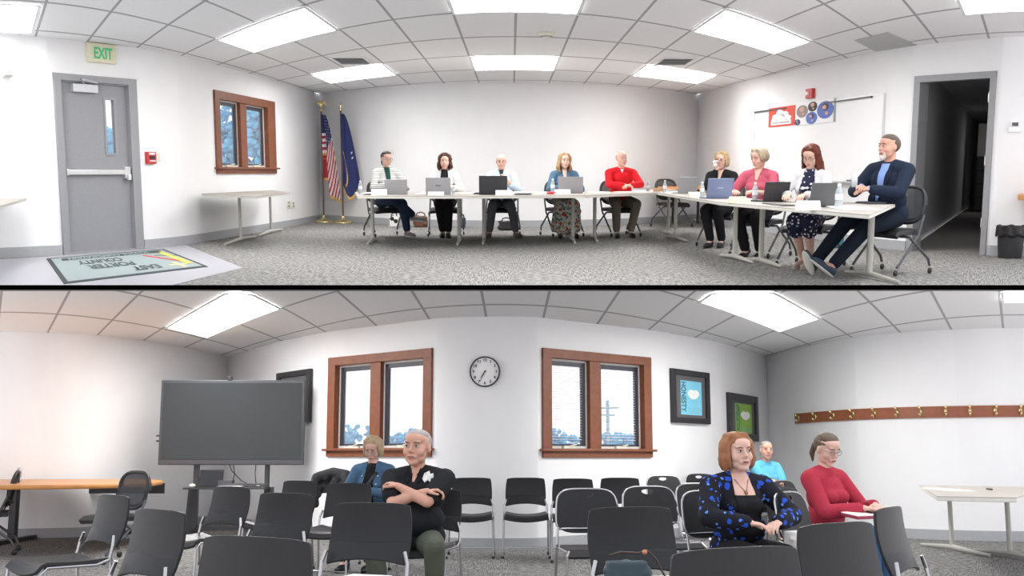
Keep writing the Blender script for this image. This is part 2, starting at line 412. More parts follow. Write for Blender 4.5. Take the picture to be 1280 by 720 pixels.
# ------------------------------------------------------------------ windows
SASHW = mat('pale_sash_liner', (0.62, 0.60, 0.57), 0.5)
SASHD = mat('dark_sash', (0.035, 0.04, 0.055), 0.4)
BLINDM = mat('thin_blind_slats', (0.70, 0.70, 0.72), 0.6)
def window(o, name, f=(0.075, 0.925, 0.42, 0.52), top=0.085, blinds=False, depth=0.10):
    W, H = o['w'], o['h']
    r = bpy.data.objects.new(name, None); COL.objects.link(r); place(r, o['org'], o['rz']); struct(r)
    x0, x1, m0, m1 = f[0] * W, f[1] * W, f[2] * W, f[3] * W
    zb, zt = 0.11, H * (1 - top)
    mb = MB().m(WOODW); t = 0.03
    mb.bb(0, x0, -t, 0.0, 0.05, H); mb.bb(x1, W, -t, 0.0, 0.05, H); mb.bb(0, W, -t - 0.002, 0.0, zt, H)
    mb.bb(0, W, -t, 0.0, 0.0, zb)
    e = 0.02 * W                                        # reveal inside the wall
    dq = 0.15 + o['bulge']; mb.bb(x0 - e, x0, 0, dq, zb, zt); mb.bb(x1, x1 + e, 0, dq, zb, zt); mb.bb(x0, x1, 0, dq, zt, zt + 0.03); mb.bb(x0, x1, 0, dq, zb - 0.04, zb)
    mb.bb(m0, m1, -0.005, 0.12, zb, zt)
    struct(mb.build('window_frame', r, bevel=0.004))
    s = MB().m(WOODW); s.bb(-0.02 * W, 1.02 * W, -0.075, 0.0, 0.075, 0.105); struct(s.build('window_sill', r, bevel=0.006))
    for a, b in ((x0, m0), (m1, x1)):
        q = 0.028 * W; u = 0.022
        g = MB().m(SASHW)
        g.bb(a, a + u * W * .5, 0.055, 0.11, zb, zt); g.bb(b - u * W * .5, b, 0.055, 0.11, zb, zt); g.bb(a, b, 0.055, 0.11, zt - 0.025, zt); g.bb(a, b, 0.055, 0.11, zb, zb + 0.03)
        g.m(SASHD); a2, b2, z2, z3 = a + u * W * .5, b - u * W * .5, zb + 0.03, zt - 0.025
        g.bb(a2, a2 + q, 0.065, 0.105, z2, z3); g.bb(b2 - q, b2, 0.065, 0.105, z2, z3); g.bb(a2, b2, 0.065, 0.105, z3 - 0.055, z3); g.bb(a2, b2, 0.065, 0.105, z2, z2 + 0.025)
        sa = struct(g.build('window_sash', r))
        p = MB().m(PANE); p.bb(a2 + q, b2 - q, 0.082, 0.09, z2 + 0.02, z3 - 0.05); struct(p.build('window_pane', r))
        c = MB().m(IVORY); mx = (a + b) / 2; c.bb(mx - 0.05 * W, mx + 0.05 * W, 0.02, 0.055, zb, zb + 0.035); c.tube([(mx, 0.02, zb + .03), (mx + 0.05 * W, 0.0, zb + .05)], 0.008)
        struct(c.build('window_crank', r))
        if blinds:
            bl = MB().m(BLINDM); z = z3 - 0.07
            while z > z2 + 0.05:
                bl.box(((a2 + b2) / 2, 0.074, z), (b2 - a2 - 2 * q, 0.012, 0.003), (0.35, 0, 0)); z -= 0.034
            struct(bl.build('window_blind', r))
    return r
CUR = A
window(WA, 'window_1', f=(0.07, 0.86, 0.40, 0.50), top=0.10)
CUR = B
window(W1, 'window_2'); window(W2, 'window_3', blinds=True)

# what lies outside
def treeline(name, label, pts, zmax, seed, col, base=0.0, d0=0.9, d1=1.85):
    rnd = random.Random(seed); mb = MB().m(mat(name + '_foliage', col, 0.9, var=0.5, scale=2.0))
    for (x, y, h) in pts:
        for k in range(90):
            q = rnd.random(); zz = d0 + (d1 - d0) * rnd.random() if k % 4 else d1 + (h - d1) * rnd.random() ** 1.6; mb.ell((x + rnd.uniform(-.75, .75), y + rnd.uniform(-.5, .5), base + zz), (rnd.uniform(.09, .2), .15, rnd.uniform(.07, .15)), sub=1)
        mb.tube([(x, y, base), (x, y, base + h * .6)], 0.06, seg=6)
        for k in range(9):
            if k > 2: continue
            a = rnd.uniform(-1, 1); z = h * rnd.uniform(.5, .8)
            mb.tube([(x, y, base + z * .7), (x + a * .8, y + rnd.uniform(-.4, .4), base + z + h * rnd.uniform(.05, .28))], [0.035, 0.008], seg=5)
    return tag(mb.build(name), label, 'trees', kind='stuff')
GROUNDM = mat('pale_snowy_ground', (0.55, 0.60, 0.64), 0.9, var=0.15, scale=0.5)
g = MB().m(GROUNDM); g.bb(-60, 60, 24.5, 110, -0.3, -0.05); struct(g.build('ground'))
rnd = random.Random(3)
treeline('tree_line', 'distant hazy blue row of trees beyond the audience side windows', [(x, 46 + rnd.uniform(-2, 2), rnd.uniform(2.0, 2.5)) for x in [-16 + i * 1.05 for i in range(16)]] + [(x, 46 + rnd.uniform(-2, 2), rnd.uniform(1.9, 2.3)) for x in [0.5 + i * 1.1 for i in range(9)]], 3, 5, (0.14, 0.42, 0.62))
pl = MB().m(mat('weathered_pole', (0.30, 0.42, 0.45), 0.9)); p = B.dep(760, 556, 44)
pl.tube([(p.x, 44, 0), (p.x, 44, 3.4)], 0.07, seg=8); pl.bb(p.x - .45, p.x + .45, 43.95, 44.05, 3.05, 3.13); pl.bb(p.x - .3, p.x + .3, 43.95, 44.05, 2.75, 2.82)
tag(pl.build('utility_pole'), 'distant utility pole with two crossarms seen through the blind of the right window', 'utility pole')
CUR = A
g = MB().m(GROUNDM); g.bb(-30, -7.2, 13, 46, -0.3, -0.05); struct(g.build('ground'))
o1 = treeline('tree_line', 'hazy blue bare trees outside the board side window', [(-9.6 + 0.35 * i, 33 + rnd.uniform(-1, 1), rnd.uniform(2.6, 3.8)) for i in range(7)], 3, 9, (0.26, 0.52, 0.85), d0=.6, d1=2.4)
o1['label'] = 'hazy blue bare trees outside the window left of the two flags'
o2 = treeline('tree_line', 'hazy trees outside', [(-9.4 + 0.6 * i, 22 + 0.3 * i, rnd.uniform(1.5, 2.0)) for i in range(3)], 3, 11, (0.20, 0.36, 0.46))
o2['label'] = 'small bluish shrubs seen through the narrow glass of the exit door'

# ------------------------------------------------------------------ doors of the board side
W, H = DA['w'], DA['h']
r = bpy.data.objects.new('door_1', None); COL.objects.link(r); place(r, DA['org'], DA['rz']); struct(r)
fx = lambda px: (px - 72) / 102 * W
zA = lambda py: H * (1 - (py - 97) / 220)
f = MB().m(GREYF)
f.bb(0, fx(80), -0.03, 0.24, 0, H); f.bb(fx(163), W, -0.03, 0.0, 0, H); f.bb(fx(163), fx(169), 0, 0.24, 0, H); f.bb(0, W, -0.031, 0.0, H - 0.085, H); f.bb(0, W, 0, 0.14, H - 0.10, H - 0.03)
f.bb(0, W, -0.01, 0.14, 0, 0.022)
struct(f.build('door_frame', r, bevel=0.004))
d = MB().m(GREYP); wx0, wx1, wz0, wz1 = fx(136), fx(146.5), zA(192), zA(125); dz = H - 0.10
for a, b, c, e in ((fx(80), wx0, 0.022, dz), (wx1, fx(163), 0.022, dz), (wx0, wx1, 0.022, wz0), (wx0, wx1, wz1, dz)): d.bb(a, b, 0.045, 0.09, c, e)
leafo = struct(d.build('door_leaf', r))
d = MB().m(GREYF)
for a, b, c, e in ((wx0 - .03, wx0, wz0 - .03, wz1 + .03), (wx1, wx1 + .03, wz0 - .03, wz1 + .03), (wx0, wx1, wz0 - .03, wz0), (wx0, wx1, wz1, wz1 + .03)): d.bb(a, b, 0.035, 0.1, c, e)
struct(d.build('glazing_frame', leafo))
d = MB().m(PANE); d.bb(wx0, wx1, 0.062, 0.07, wz0, wz1); struct(d.build('door_pane', leafo))
ALU = mat('brushed_aluminium', (0.72, 0.72, 0.72), 0.35, 0.7)
d = MB().m(ALU); d.bb(fx(82), fx(156), -0.01, 0.03, zA(219), zA(213)); d.bb(fx(82), fx(85), 0.0, 0.05, zA(220), zA(212)); d.bb(fx(154), fx(161), -0.02, 0.05, zA(224), zA(209))
d.tube([(fx(157.5), -.04, zA(226)), (fx(157.5), -.04, zA(219))], 0.03, seg=8); d.build('panic_bar', leafo, bevel=0.004)['kind'] = 'structure'
d = MB().m(BLACK); d.bb(fx(160), fx(162), -0.015, 0.05, zA(218), zA(213)); struct(d.build('door_latch', leafo))
d = MB().m(mat('closer_silver', (0.50, 0.51, 0.53), 0.4, 0.4)); d.bb(fx(94), fx(124), -0.03, 0.045, zA(118), zA(108)); d.tube([(fx(108), -.01, zA(107)), (fx(102), -.06, zA(103)), (fx(124), -.02, zA(105.5))], 0.018, seg=6)
struct(d.build('door_closer', leafo, bevel=0.004))
# open doorway with the dark corridor behind it
W, H = DR['w'], DR['h']
r = bpy.data.objects.new('door_2', None); COL.objects.link(r); place(r, DR['org'], DR['rz']); struct(r)
f = MB().m(GREYF); g = lambda px: (px - 1139) / 101 * W
f.bb(0, g(1147), -0.03, 0.24, 0, H); f.bb(g(1233), W, -0.03, 0.24, 0, H); f.bb(0, W, -0.031, 0.14, H - 0.085, H)
struct(f.build('door_frame', r, bevel=0.004))
hinge_x = g(1232.5)
d = MB().m(mat('dark_door_veneer', (0.16, 0.045, 0.03), 0.45, var=0.3)); dv = Vector((0.487, 1, 0)).normalized()
M_ = Matrix.Rotation(math.radians(-24), 3, 'Z')
d.box(Vector((hinge_x + 0.0, 0.14, H / 2 - 0.02)) + M_ @ Vector((0, 0.47, 0)), (0.05, 0.94, H - 0.12), M_); lf = struct(d.build('door_leaf', r))
d = MB().m(ALU)
for z in (0.35, 1.15, 1.95): d.bb(hinge_x - 0.035, hinge_x, 0.05, 0.14, z, z + 0.12)
struct(d.build('door_hinge', lf))
HALL = mat('corridor_paint', (0.6, 0.6, 0.62), 0.8)
def hall(a, b, z0, z1, nm, m_, th=0.1):
    a, b = Vector(a), Vector(b); q = MB().m(m_); n_ = (b - a).normalized().cross(Vector((0, 0, 1))) * th
    q.prism([(a.x, a.y), (b.x, b.y), (b.x + n_.x, b.y + n_.y), (a.x + n_.x, a.y + n_.y)], z0, z1); return struct(q.build(nm))
o0, o1_ = DR['a'].copy(), DR['b'].copy(); o0.z = o1_.z = 0
dd = Vector((0.487, 1, 0)).normalized(); side = Vector((dd.y, -dd.x, 0)); st = o0 + dd * 0.18 - side * 0.05; L = 30
hall(st + dd * L, st, -0.06, CEIL, 'wall_corridor_left', HALL)
e0 = st + side * 3.4
hall(e0, e0 + dd * L, -0.06, CEIL, 'wall_corridor_right', HALL)
hall(st + side * 3.5 + dd * L, st + dd * L, -0.06, CEIL, 'wall_corridor_end', HALL)
hall(o1_ + Vector((0.05, 0.16, 0)), e0 + dd * .0 + side * .2, -0.06, CEIL, 'wall_corridor_front', HALL)
for z0, z1, nm, m_ in ((-0.06, -0.003, 'floor', None), (2.62, 2.70, 'ceiling', HALL)):
    q = MB().m(m_ or mat('corridor_carpet', (0.28, 0.27, 0.26), 0.95, var=0.3, scale=8))
    p4 = [st - dd * 0.3, st + dd * L, st + dd * L + side * 3.5, st + side * 3.5 - dd * 1.0 ]
    if nm == 'floor': p4 = [DR['a'] + Vector((0, -.0, 0)), st + dd * L, st + dd * L + side * 3.5, e0, DR['b'] + Vector((0, 0, 0))]
    else: p4 = [o0 + Vector((0, .15, 0)), st + dd * L, st + dd * L + side * 3.5, e0, o1_ + Vector((0, .15, 0))]
    q.prism([(v.x, v.y) for v in p4], z0 + (0.002 if nm == 'floor' else 0), z1 + (0.002 if nm == 'floor' else 0)); struct(q.build(nm))
TROF = mat('white_light_frame', (0.75, 0.75, 0.76), 0.5)
# unseen glowing panels added to brighten the corridor, and a cabinet in it
for k, dist in enumerate((3.0, 14.0)):
    q = st + dd * dist + side * 1.7; q.z = 2.6; t = thing('ceiling_light', ('added dim fill panel, out of view just inside the corridor beyond the doorway', 'added dim fill panel, out of view far down the corridor')[k], 'ceiling light', q, math.atan2(dd.y, dd.x), 'added corridor fill panels')
    mb = MB().m(TROF); mb.bb(-.62, .62, -.32, .32, .002, .018); mb.build('light_frame', t); mb = MB().m(mat('added_fill_glow', (1, .98, .95), .5, var=0, emit=1.6)); mb.bb(-.6, .6, -.3, .3, -.006, .0015); mb.build('light_diffuser', t)
a_, _ = A.ray(1224, 240); q = Vector((a_ * 27.5 + .25, 27.5, 0)); t = thing('filing_cabinet', 'dark drawer cabinet with a pale board above, far down the corridor', 'cabinet', q, -.2)
mb = MB().m(mat('cabinet_dark', (.06, .06, .065), .5)); mb.bb(-.35, .35, 0, .5, 0, 1.45); mb.build('cabinet_body', t, bevel=.01)
for k in range(4): mb = MB().m(mat('drawer_dark', (.09, .09, .095), .4)); mb.bb(-.32, .32, -.02, 0, .06 + k * .35, .37 + k * .35); dr = mb.build('drawer', t); mb = MB().m(CHROME); mb.bb(-.08, .08, -.045, -.02, .22 + k * .35, .25 + k * .35); mb.build('drawer_handle', dr)
mb = MB().m(mat('pale_board', (.5, .48, .46), .7)); mb.bb(-.33, .33, .02, .08, 1.46, 2.3); mb.build('board_panel', t)
# grey vinyl area by the exit door
VIN = mat('grey_vinyl_floor', (0.40, 0.40, 0.44), 0.45, var=0.03)
q = MB().m(VIN); vp = [A.at(x, y) for x, y in ((-30, 326), (60, 321), (150, 313), (235, 305.5), (303, 335), (212, 357.5), (-40, 358))]
vp[3] = A.at(232, 306.5)
q.prism([(v.x, v.y) for v in vp], 0.001, 0.004); struct(q.build('floor'))

# ------------------------------------------------------------------ ceiling fixtures
GLOW = mat('lit_diffuser', (1.0, 0.99, 0.97), 0.5, var=0.0, emit=LAMP)
GLOWB = mat('lit_diffuser_bright', (1.0, 0.99, 0.97), 0.5, var=0.0, emit=LAMP_B)
def uvp(room, u, v): return unroll(max(3.27 if room is B else 0, math.hypot(u, v)), math.atan2(u, v))
def panel(room, u0, u1, V0, V1, warp, label, slope=0.0):
    fn = lambda a, b: uvp(room, u0 + (u1 - u0) * a, (V0 + (V1 - V0) * b) + warp(u0 + (u1 - u0) * a, V0 + (V1 - V0) * b))
    c = fn(.5, .5); base = Vector((c.x, c.y, CEIL))
    t = thing('ceiling_light', label, 'ceiling light', base, 0, 'recessed ceiling light panels')
    def ring(m_, a0, a1, b0, b1, z0, z1, n=10):
        mb = MB().m(m_)
        mb.grid(lambda i, j: fn(a0 + (a1 - a0) * i, b0 + (b1 - b0) * j) - base + Vector((0, 0, CEIL + z0)), n, 4, thick=(z0 - z1))
        return mb
    e, h = 0.022, 0.045
    fr = MB().m(TROF)
    for a0, a1, b0, b1 in ((0, e, 0, 1), (1 - e, 1, 0, 1), (e, 1 - e, 0, h), (e, 1 - e, 1 - h, 1)):
        fr.grid(lambda i, j: fn(a0 + (a1 - a0) * i, b0 + (b1 - b0) * j) - base + Vector((0, 0, CEIL - 0.012)), 8, 3, thick=0.010)
    fr.build('light_frame', t)
    df = MB().m(GLOWB if room is B else GLOW); df.grid(lambda i, j: fn(e + (1 - 2 * e) * i, h + (1 - 2 * h) * j) - base + Vector((0, 0, CEIL - 0.008)), 10, 4, thick=0.006); df.build('light_diffuser', t)
wA = lambda u, v: 0.3 * math.cos(math.atan2(u, v)) ** 2
wB = lambda u, v: 0.036 * u + 0.1 * math.cos(math.atan2(u, v)) ** 2
CUR = A
for u0, V0, V1, lab in ((-0.625, 4.53, 5.185, 'bright ceiling panel in the middle of the far row above the board'), (-3.285, 4.53, 5.185, 'bright ceiling panel nearest the two flags'), (2.035, 4.53, 5.185, 'bright ceiling panel of the far row, above the board members by the right corner'),
                        (-0.625, 2.565, 3.22, 'large bright ceiling panel at the top centre, cut by the upper edge'), (-3.285, 2.565, 3.22, 'bright ceiling panel above and right of the wooden window'), (2.035, 2.565, 3.22, 'bright ceiling panel above the red and white posters')):
    panel(A, u0, u0 + 1.33, V0, V1, wA, lab)
panel(A, -4.0, -3.33, -0.2, 0.56, wA, 'bright ceiling panel above and left of the exit sign')
panel(A, 2.2, 3.5, 0.06, 0.80, lambda u, v: 0, 'bright ceiling panel above the open doorway')
def vent(px, py, lab):
    c = A.at(px, py, CEIL); t = thing('ceiling_vent', lab, 'vent', c, 0, 'ceiling air vents')
    mb = MB().m(TROF); s = 0.25
    for a, b, cc, d_ in ((-s, s, -.50, -.44), (-s, s, .44, .50), (-s, -s + .03, -.44, .44), (s - .03, s, -.44, .44)): mb.bb(a, b, cc, d_, -0.02, -0.001)
    mb.build('vent_frame', t)
    mb = MB().m(mat('vent_dark', (0.16, 0.16, 0.17), 0.7)); mb.bb(-s + .03, s - .03, -.44, .44, -0.006, -0.001); mb.build('vent_backing', t)
    mb = MB().m(mat('vent_slat', (0.45, 0.45, 0.46), 0.6))
    for k in range(5): mb.box((0, -.34 + k * .17, -.014), (2 * s - .06, .06, .006), (0.4, 0, 0))
    mb.build('vent_slats', t)
vent(440, 75, 'square ceiling vent between the flags and the centre light'); vent(843, 76, 'square ceiling vent above the corner right of the red shirted man')
c = A.at(683, 41, CEIL); mb = MB().m(IVORY); mb.lathe([(0.10, 0), (0.105, -0.02), (0.07, -0.045), (0.02, -0.055), (0.0, -0.055)], seg=24); mb.m(DKMET); mb.lathe([(0.075, -0.041), (0.078, -0.046), (0.07, -0.047)], seg=24)
o = mb.build('smoke_detector', smooth=True); place(o, c - Vector((0, 0, .001))); tag(o, 'round white smoke detector on the board side ceiling', 'smoke detector')
c = A.at(1106, 51, CEIL); mb = MB().m(mat('speaker_grille_grey', (0.47, 0.48, 0.48), 0.8, bump=.4)); pts = [A.at(x, y, CEIL) - c for x, y in ((1068, 50), (1110, 40), (1147, 56.5), (1094, 63.5))]
mb.prism([(v.x, v.y) for v in pts], -0.008, -0.001); o = mb.build('ceiling_speaker_panel'); place(o, c); tag(o, 'dull grey ceiling tile panel left of the open doorway', 'ceiling panel')
CUR = B
panel(B, -3.69, -2.38, 2.105, 2.785, wB, 'bright ceiling panel above the big screen'); panel(B, 1.9, 3.2, 2.105, 2.785, wB, 'bright ceiling panel above the framed posters'); panel(B, 3.27, 3.47, -0.62, 0.05, wB, 'bright ceiling panel cut by the right edge above the coat rail')

# ------------------------------------------------------------------ things on the walls, board side
CUR = A
def onwall(room, px, py, ret=False):
    p = room.wall(px, py); q = room.wall(px + 1.5, py); s = room.wall(px - 1.5, py); return p, math.atan2(q.y - s.y, q.x - s.x)
def wallrect(room, x0, x1, yt, yb):
    p, rz = onwall(room, (x0 + x1) / 2, (yt + yb) / 2); a = room.wall(x0, (yt + yb) / 2); b = room.wall(x1, (yt + yb) / 2)
    zt, zb = room.wall((x0 + x1) / 2, yt).z, room.wall((x0 + x1) / 2, yb).z
    return p, rz, math.hypot(b.x - a.x, b.y - a.y), zt - zb, Matrix.Rotation(0, 4, 'Z')
p, rz, ww, hh, _ = wallrect(A, 107.5, 142, 55, 79)
t = thing('exit_sign', 'cream exit sign with green letters above the grey door', 'sign', p, rz)
mb = MB().m(mat('exit_sign_cream', (0.74, 0.70, 0.52), 0.5)); mb.bb(-ww / 2, ww / 2, -0.07, 0.0, -hh / 2, hh / 2); mb.build('sign_box', t, bevel=0.008)
text('EXIT', hh * 0.82, mat('exit_green', (0.05, 0.42, 0.16), 0.5, emit=0.15), t, Matrix.Translation((0, -0.072, -0.01)) @ UPRIGHT, 'lettering', 0.003, ww * 0.66)
p, rz, ww, hh, _ = wallrect(A, 181, 192, 190, 205)
t = thing('fire_alarm_pull', 'red fire alarm pull station right of the grey door', 'fire alarm', p, rz)
mb = MB().m(RED); mb.bb(-ww / 2, ww / 2, -0.05, 0, -hh / 2, hh / 2); mb.build('alarm_body', t, bevel=0.006)
mb = MB().m(PAPER); mb.bb(-ww * .32, ww * .32, -0.053, -0.05, hh * .28, hh * .42); mb.m(BLACK); mb.bb(-ww * .25, ww * .3, -0.06, -0.05, -hh * .1, hh * .18); mb.m(PAPER); mb.bb(-ww * .3, ww * .3, -0.066, -0.05, -hh * .3, -hh * .2); mb.build('pull_handle', t)
def plate(px0, px1, y0, y1, name, label, cat, room=A):
    p, rz, ww, hh, _ = wallrect(room, px0, px1, y0, y1); t = thing(name, label, cat, p, rz)
    mb = MB().m(IVORY); mb.bb(-ww / 2, ww / 2, -0.012, 0, -hh / 2, hh / 2); mb.build('cover_plate', t, bevel=0.003)
    mb = MB().m(PAPER if 'switch' in name else DKMET)
    for s in (-1, 1):
        if 'switch' in name: mb.bb(s * ww * .22 - .012, s * ww * .22 + .012, -0.026, -0.01, -hh * .12, hh * .12)
        else: mb.bb(-ww * .16, ww * .16, -0.015, -0.011, s * hh * .22 - .012, s * hh * .22 + .012)
    mb.build('switch_toggle' if 'switch' in name else 'socket_slot', t)
plate(193, 200, 192, 202, 'light_switch', 'cream double light switch beside the red fire alarm pull', 'light switch')
plate(358, 363, 251, 260, 'wall_outlet', 'cream outlet on the wall right of the small table under the window', 'outlet')
plate(364, 368, 252, 260, 'wall_outlet', 'second cream outlet, nearest the flags', 'outlet')
p, rz, ww, hh, _ = wallrect(A, 1011, 1019, 111, 123)
t = thing('fire_alarm_strobe', 'red fire alarm strobe above the round photo poster', 'fire alarm', p, rz)
mb = MB().m(RED); mb.bb(-ww / 2, ww / 2, -0.06, 0, -hh / 2, hh / 2); mb.build('alarm_body', t, bevel=0.006)
mb = MB().m(PAPER); mb.bb(-ww * .4, ww * .05, -0.085, -0.06, -hh * .15, hh * .2); mb.build('strobe_lens', t, bevel=0.004)
p, rz, ww, hh, _ = wallrect(A, 1260, 1275, 152, 165)
t = thing('thermostat', 'white thermostat on the wall right of the open doorway', 'thermostat', p, rz)
mb = MB().m(PAPER); mb.bb(-ww / 2, ww / 2, -0.05, 0, -hh / 2, -hh * .05); mb.bb(-ww * .35, ww * .35, -0.045, 0, -hh * .05, hh / 2); mb.build('thermostat_body', t, bevel=0.006)
mb = MB().m(DKMET); mb.bb(-ww * .26, ww * .26, -0.05, -0.045, hh * .05, hh * .4); mb.build('thermostat_display', t)
def elight(room, px, py, label, dx, s=1.0):
    p, rz = onwall(room, px, py); t = thing('emergency_light', label, 'emergency light', p, rz)
    mb = MB().m(mat('emergency_white', (0.74, 0.74, 0.72), 0.5)); mb.bb(-.02 if dx < 0 else -.3, .3 if dx < 0 else .02, -0.09, 0, -.06, .06); mb.build('light_housing', t, bevel=0.012)
    for q in ((-.07 * s,) if dx < 0 else (.10,)):
        R_ = Matrix.Rotation(PI / 2 - .5, 4, 'X') @ Matrix.Rotation(0, 4, 'Z')
        mb = MB().m(mat('lamp_head_grey', (0.55, 0.56, 0.55), 0.4)); mb.box((q, -0.11, -.0), (.12, .08, .12), (-.3, 0, .5)); mb.m(mat('lamp_lens_grey', (0.33, 0.36, 0.34), 0.3)); mb.box((q - .0, -0.152, -.0), (.1, .01, .1), (-.3, 0, .5)); mb.build('lamp_head', t, bevel=0.004)
elight(A, -4, 90, 'emergency lamp head at the left edge of the wall near the exit door', 1)
elight(B, 1265, 452, 'white emergency light with square lamp head above the coat rail', -1)
# whiteboard with two posters
x0, x1 = 944, 1106
def bandpts(xs, yt, yb): return [A.wall(x, (a + b) / 2) for x, a, b in zip(xs, yt, yb)]
WBM = mat('whiteboard_surface', (0.90, 0.90, 0.91), 0.25, var=0.0)
za, zb_ = A.wall(1106, 117).z, A.wall(1106, 229).z
a_, b_ = A.wall(945, 150), A.wall(1106, 150); Lw = math.hypot(b_.x - a_.x, b_.y - a_.y); rzw = math.atan2(b_.y - a_.y, b_.x - a_.x)
# the wall bulges a little behind the straight board: keep the board clear of it
nrm = Vector((math.sin(rzw), -math.cos(rzw), 0)); bulge = max([(A.wall(x, 150) - a_).dot(nrm) for x in range(950, 1105, 5)] + [0])
org = Vector((a_.x, a_.y, zb_)) + nrm * (bulge + 0.012)
t = thing('whiteboard', 'wide white marker board with thin metal rim behind the right hand board members', 'whiteboard', org, rzw)
Hw = za - zb_
mb = MB().m(WBM); mb.bb(0, Lw, -0.012, bulge * .2 + 0.008, 0, Hw); mb.build('board_surface', t)
mb = MB().m(ALU); mb.bb(-.01, 0.02, -0.022, .01, 0, Hw); mb.bb(Lw - .02, Lw + .01, -0.022, .01, 0, Hw); mb.bb(0, Lw, -0.022, .01, -0.02, 0.01); mb.bb(0, Lw, -0.022, .01, Hw - .015, Hw + .005)
mb.build('board_rim', t)
mb = MB().m(DKMET); mb.bb(0.02, Lw * .30, -0.04, -.012, Hw - .035, Hw - .012); mb.build('hanging_rail', t)
mb = MB().m(DKMET); mb.bb(Lw * .62, Lw * .93, -0.04, -.012, Hw - .035, Hw - .012); mb.build('hanging_rail', t)
mb = MB().m(ALU); mb.bb(Lw * .4, Lw * .98, -0.09, -.012, 0.0, 0.02); mb.build('marker_tray', t)
mb = MB().m(BLACK); mb.tube([(Lw * .80, -.05, .03), (Lw * .86, -.05, .03)], 0.012, seg=8); mb.m(PAPER); mb.bb(Lw * .72, Lw * .77, -.07, -.03, .02, .05); o = mb.build('marker_pen', None)
place(o, org, rzw); tag(o, 'marker pen and eraser lying on the tray under the whiteboard', 'marker pen')
def bx(px): # board-local x of a picture column
    a, _ = A.ray(px, 140); d = Vector((math.cos(rzw), math.sin(rzw), 0)); o2 = org
    # solve o2 + d*s on the ray x = a*y
    s = (a * o2.y - o2.x) / (d.x - a * d.y); return s
def bz(px, py):
    s = bx(px); q = org + Vector((math.cos(rzw), math.sin(rzw), 0)) * s; _, tt = A.ray(px, py); return EYE + tt * q.y - org.z
u0, u1 = bx(963), bx(996); zt, zb2 = (bz(963, 135.5) + bz(995, 131.5)) / 2, (bz(963, 158.5) + bz(995, 157)) / 2
t = thing('poster', 'red poster with a white cut-out cluster shape on the whiteboard', 'poster', org, rzw)
mb = MB().m(mat('poster_red', (0.72, 0.07, 0.035), 0.5)); mb.bb(u0, u1, -0.03, -0.012, zb2, zt); mb.build('poster_sheet', t)
cx_, cw, ch = (u0 + u1) / 2, u1 - u0, zt - zb2
mb = MB().m(PAPER)
for fx_, fz_, fr in ((-.22, .0, .14), (-.05, .18, .16), (.14, .1, .15), (.27, -.08, .12), (-.28, -.14, .1), (0, -.08, .2), (-.08, .33, .07)):
    mb.lathe([(fr * ch, 0), (fr * ch, 0.006)], (cx_ + fx_ * cw, -0.031, (zt + zb2) / 2 + fz_ * ch), 14, Matrix.Rotation(PI / 2, 4, 'X') @ Matrix.Diagonal((cw / ch * .9, 1, 1, 1)))
mb.bb(cx_ - .38 * cw, cx_ + .38 * cw, -0.04, -0.03, zb2 + .08 * ch, zb2 + .3 * ch); mb.build('cutout_shape', t)
mb = MB().m(mat('grey_print', (0.35, 0.36, 0.38), .6)); mb.bb(cx_ - .32 * cw, cx_ + .33 * cw, -0.043, -0.04, zb2 + .15 * ch, zb2 + .22 * ch); mb.build('caption_bar', t)
u0, u1 = bx(996.5), bx(1044); zt, zb2 = (bz(997, 129) + bz(1044, 123)) / 2, (bz(997, 157) + bz(1044, 152)) / 2
t = thing('poster', 'white poster of round photographs of people beside the red poster', 'poster', org, rzw); cw, ch = u1 - u0, zt - zb2
mb = MB().m(PAPER); mb.bb(u0, u1, -0.03, -0.012, zb2, zt); mb.build('poster_sheet', t)
mb = MB().m(mat('grey_print', (0.35, 0.36, 0.38), .6)); mb.bb(u1 - .01, u1 + .03 * cw, -0.028, -0.012, zb2, zt); mb.build('poster_edge', t)
SK0 = mat('print_skin', (0.62, 0.36, 0.27), .6); NV = mat('print_navy', (0.03, 0.05, 0.16), .6); BL = mat('print_blue', (0.09, 0.16, 0.50), .6); GR = mat('print_taupe', (0.30, 0.24, 0.24), .6); DK = mat('print_dark', (0.03, 0.028, 0.03), .6)
for fx_, fz_, fr, m1, m2 in ((.19, .60, .28, GR, SK0), (.47, .76, .22, DK, SK0), (.45, .26, .27, BL, NV), (.80, .55, .38, BL, DK), (.07, .13, .14, NV, BL)):
    mm = Matrix.Rotation(PI / 2, 4, 'X') @ Matrix.Diagonal((cw / ch * .55, 1, 1, 1)); mb = MB().m(m1); X, Z = u0 + fx_ * cw, zb2 + fz_ * ch
    mb.lathe([(fr * ch, 0), (fr * ch, 0.004)], (X, -.031, Z), 18, mm); mb.m(m2); mb.lathe([(fr * ch * .42, 0), (fr * ch * .42, 0.003)], (X, -.036, Z + fr * ch * .35), 14, mm)
    mb.m(SK0); mb.lathe([(fr * ch * .26, 0), (fr * ch * .26, 0.003)], (X - fr * .05, -.040, Z + fr * ch * .3), 12, mm); mb.lathe([(fr * ch * .2, 0), (fr * ch * .2, 0.003)], (X + fr * ch * .4, -.036, Z - fr * ch * .4), 12, mm); mb.build('round_photo', t)
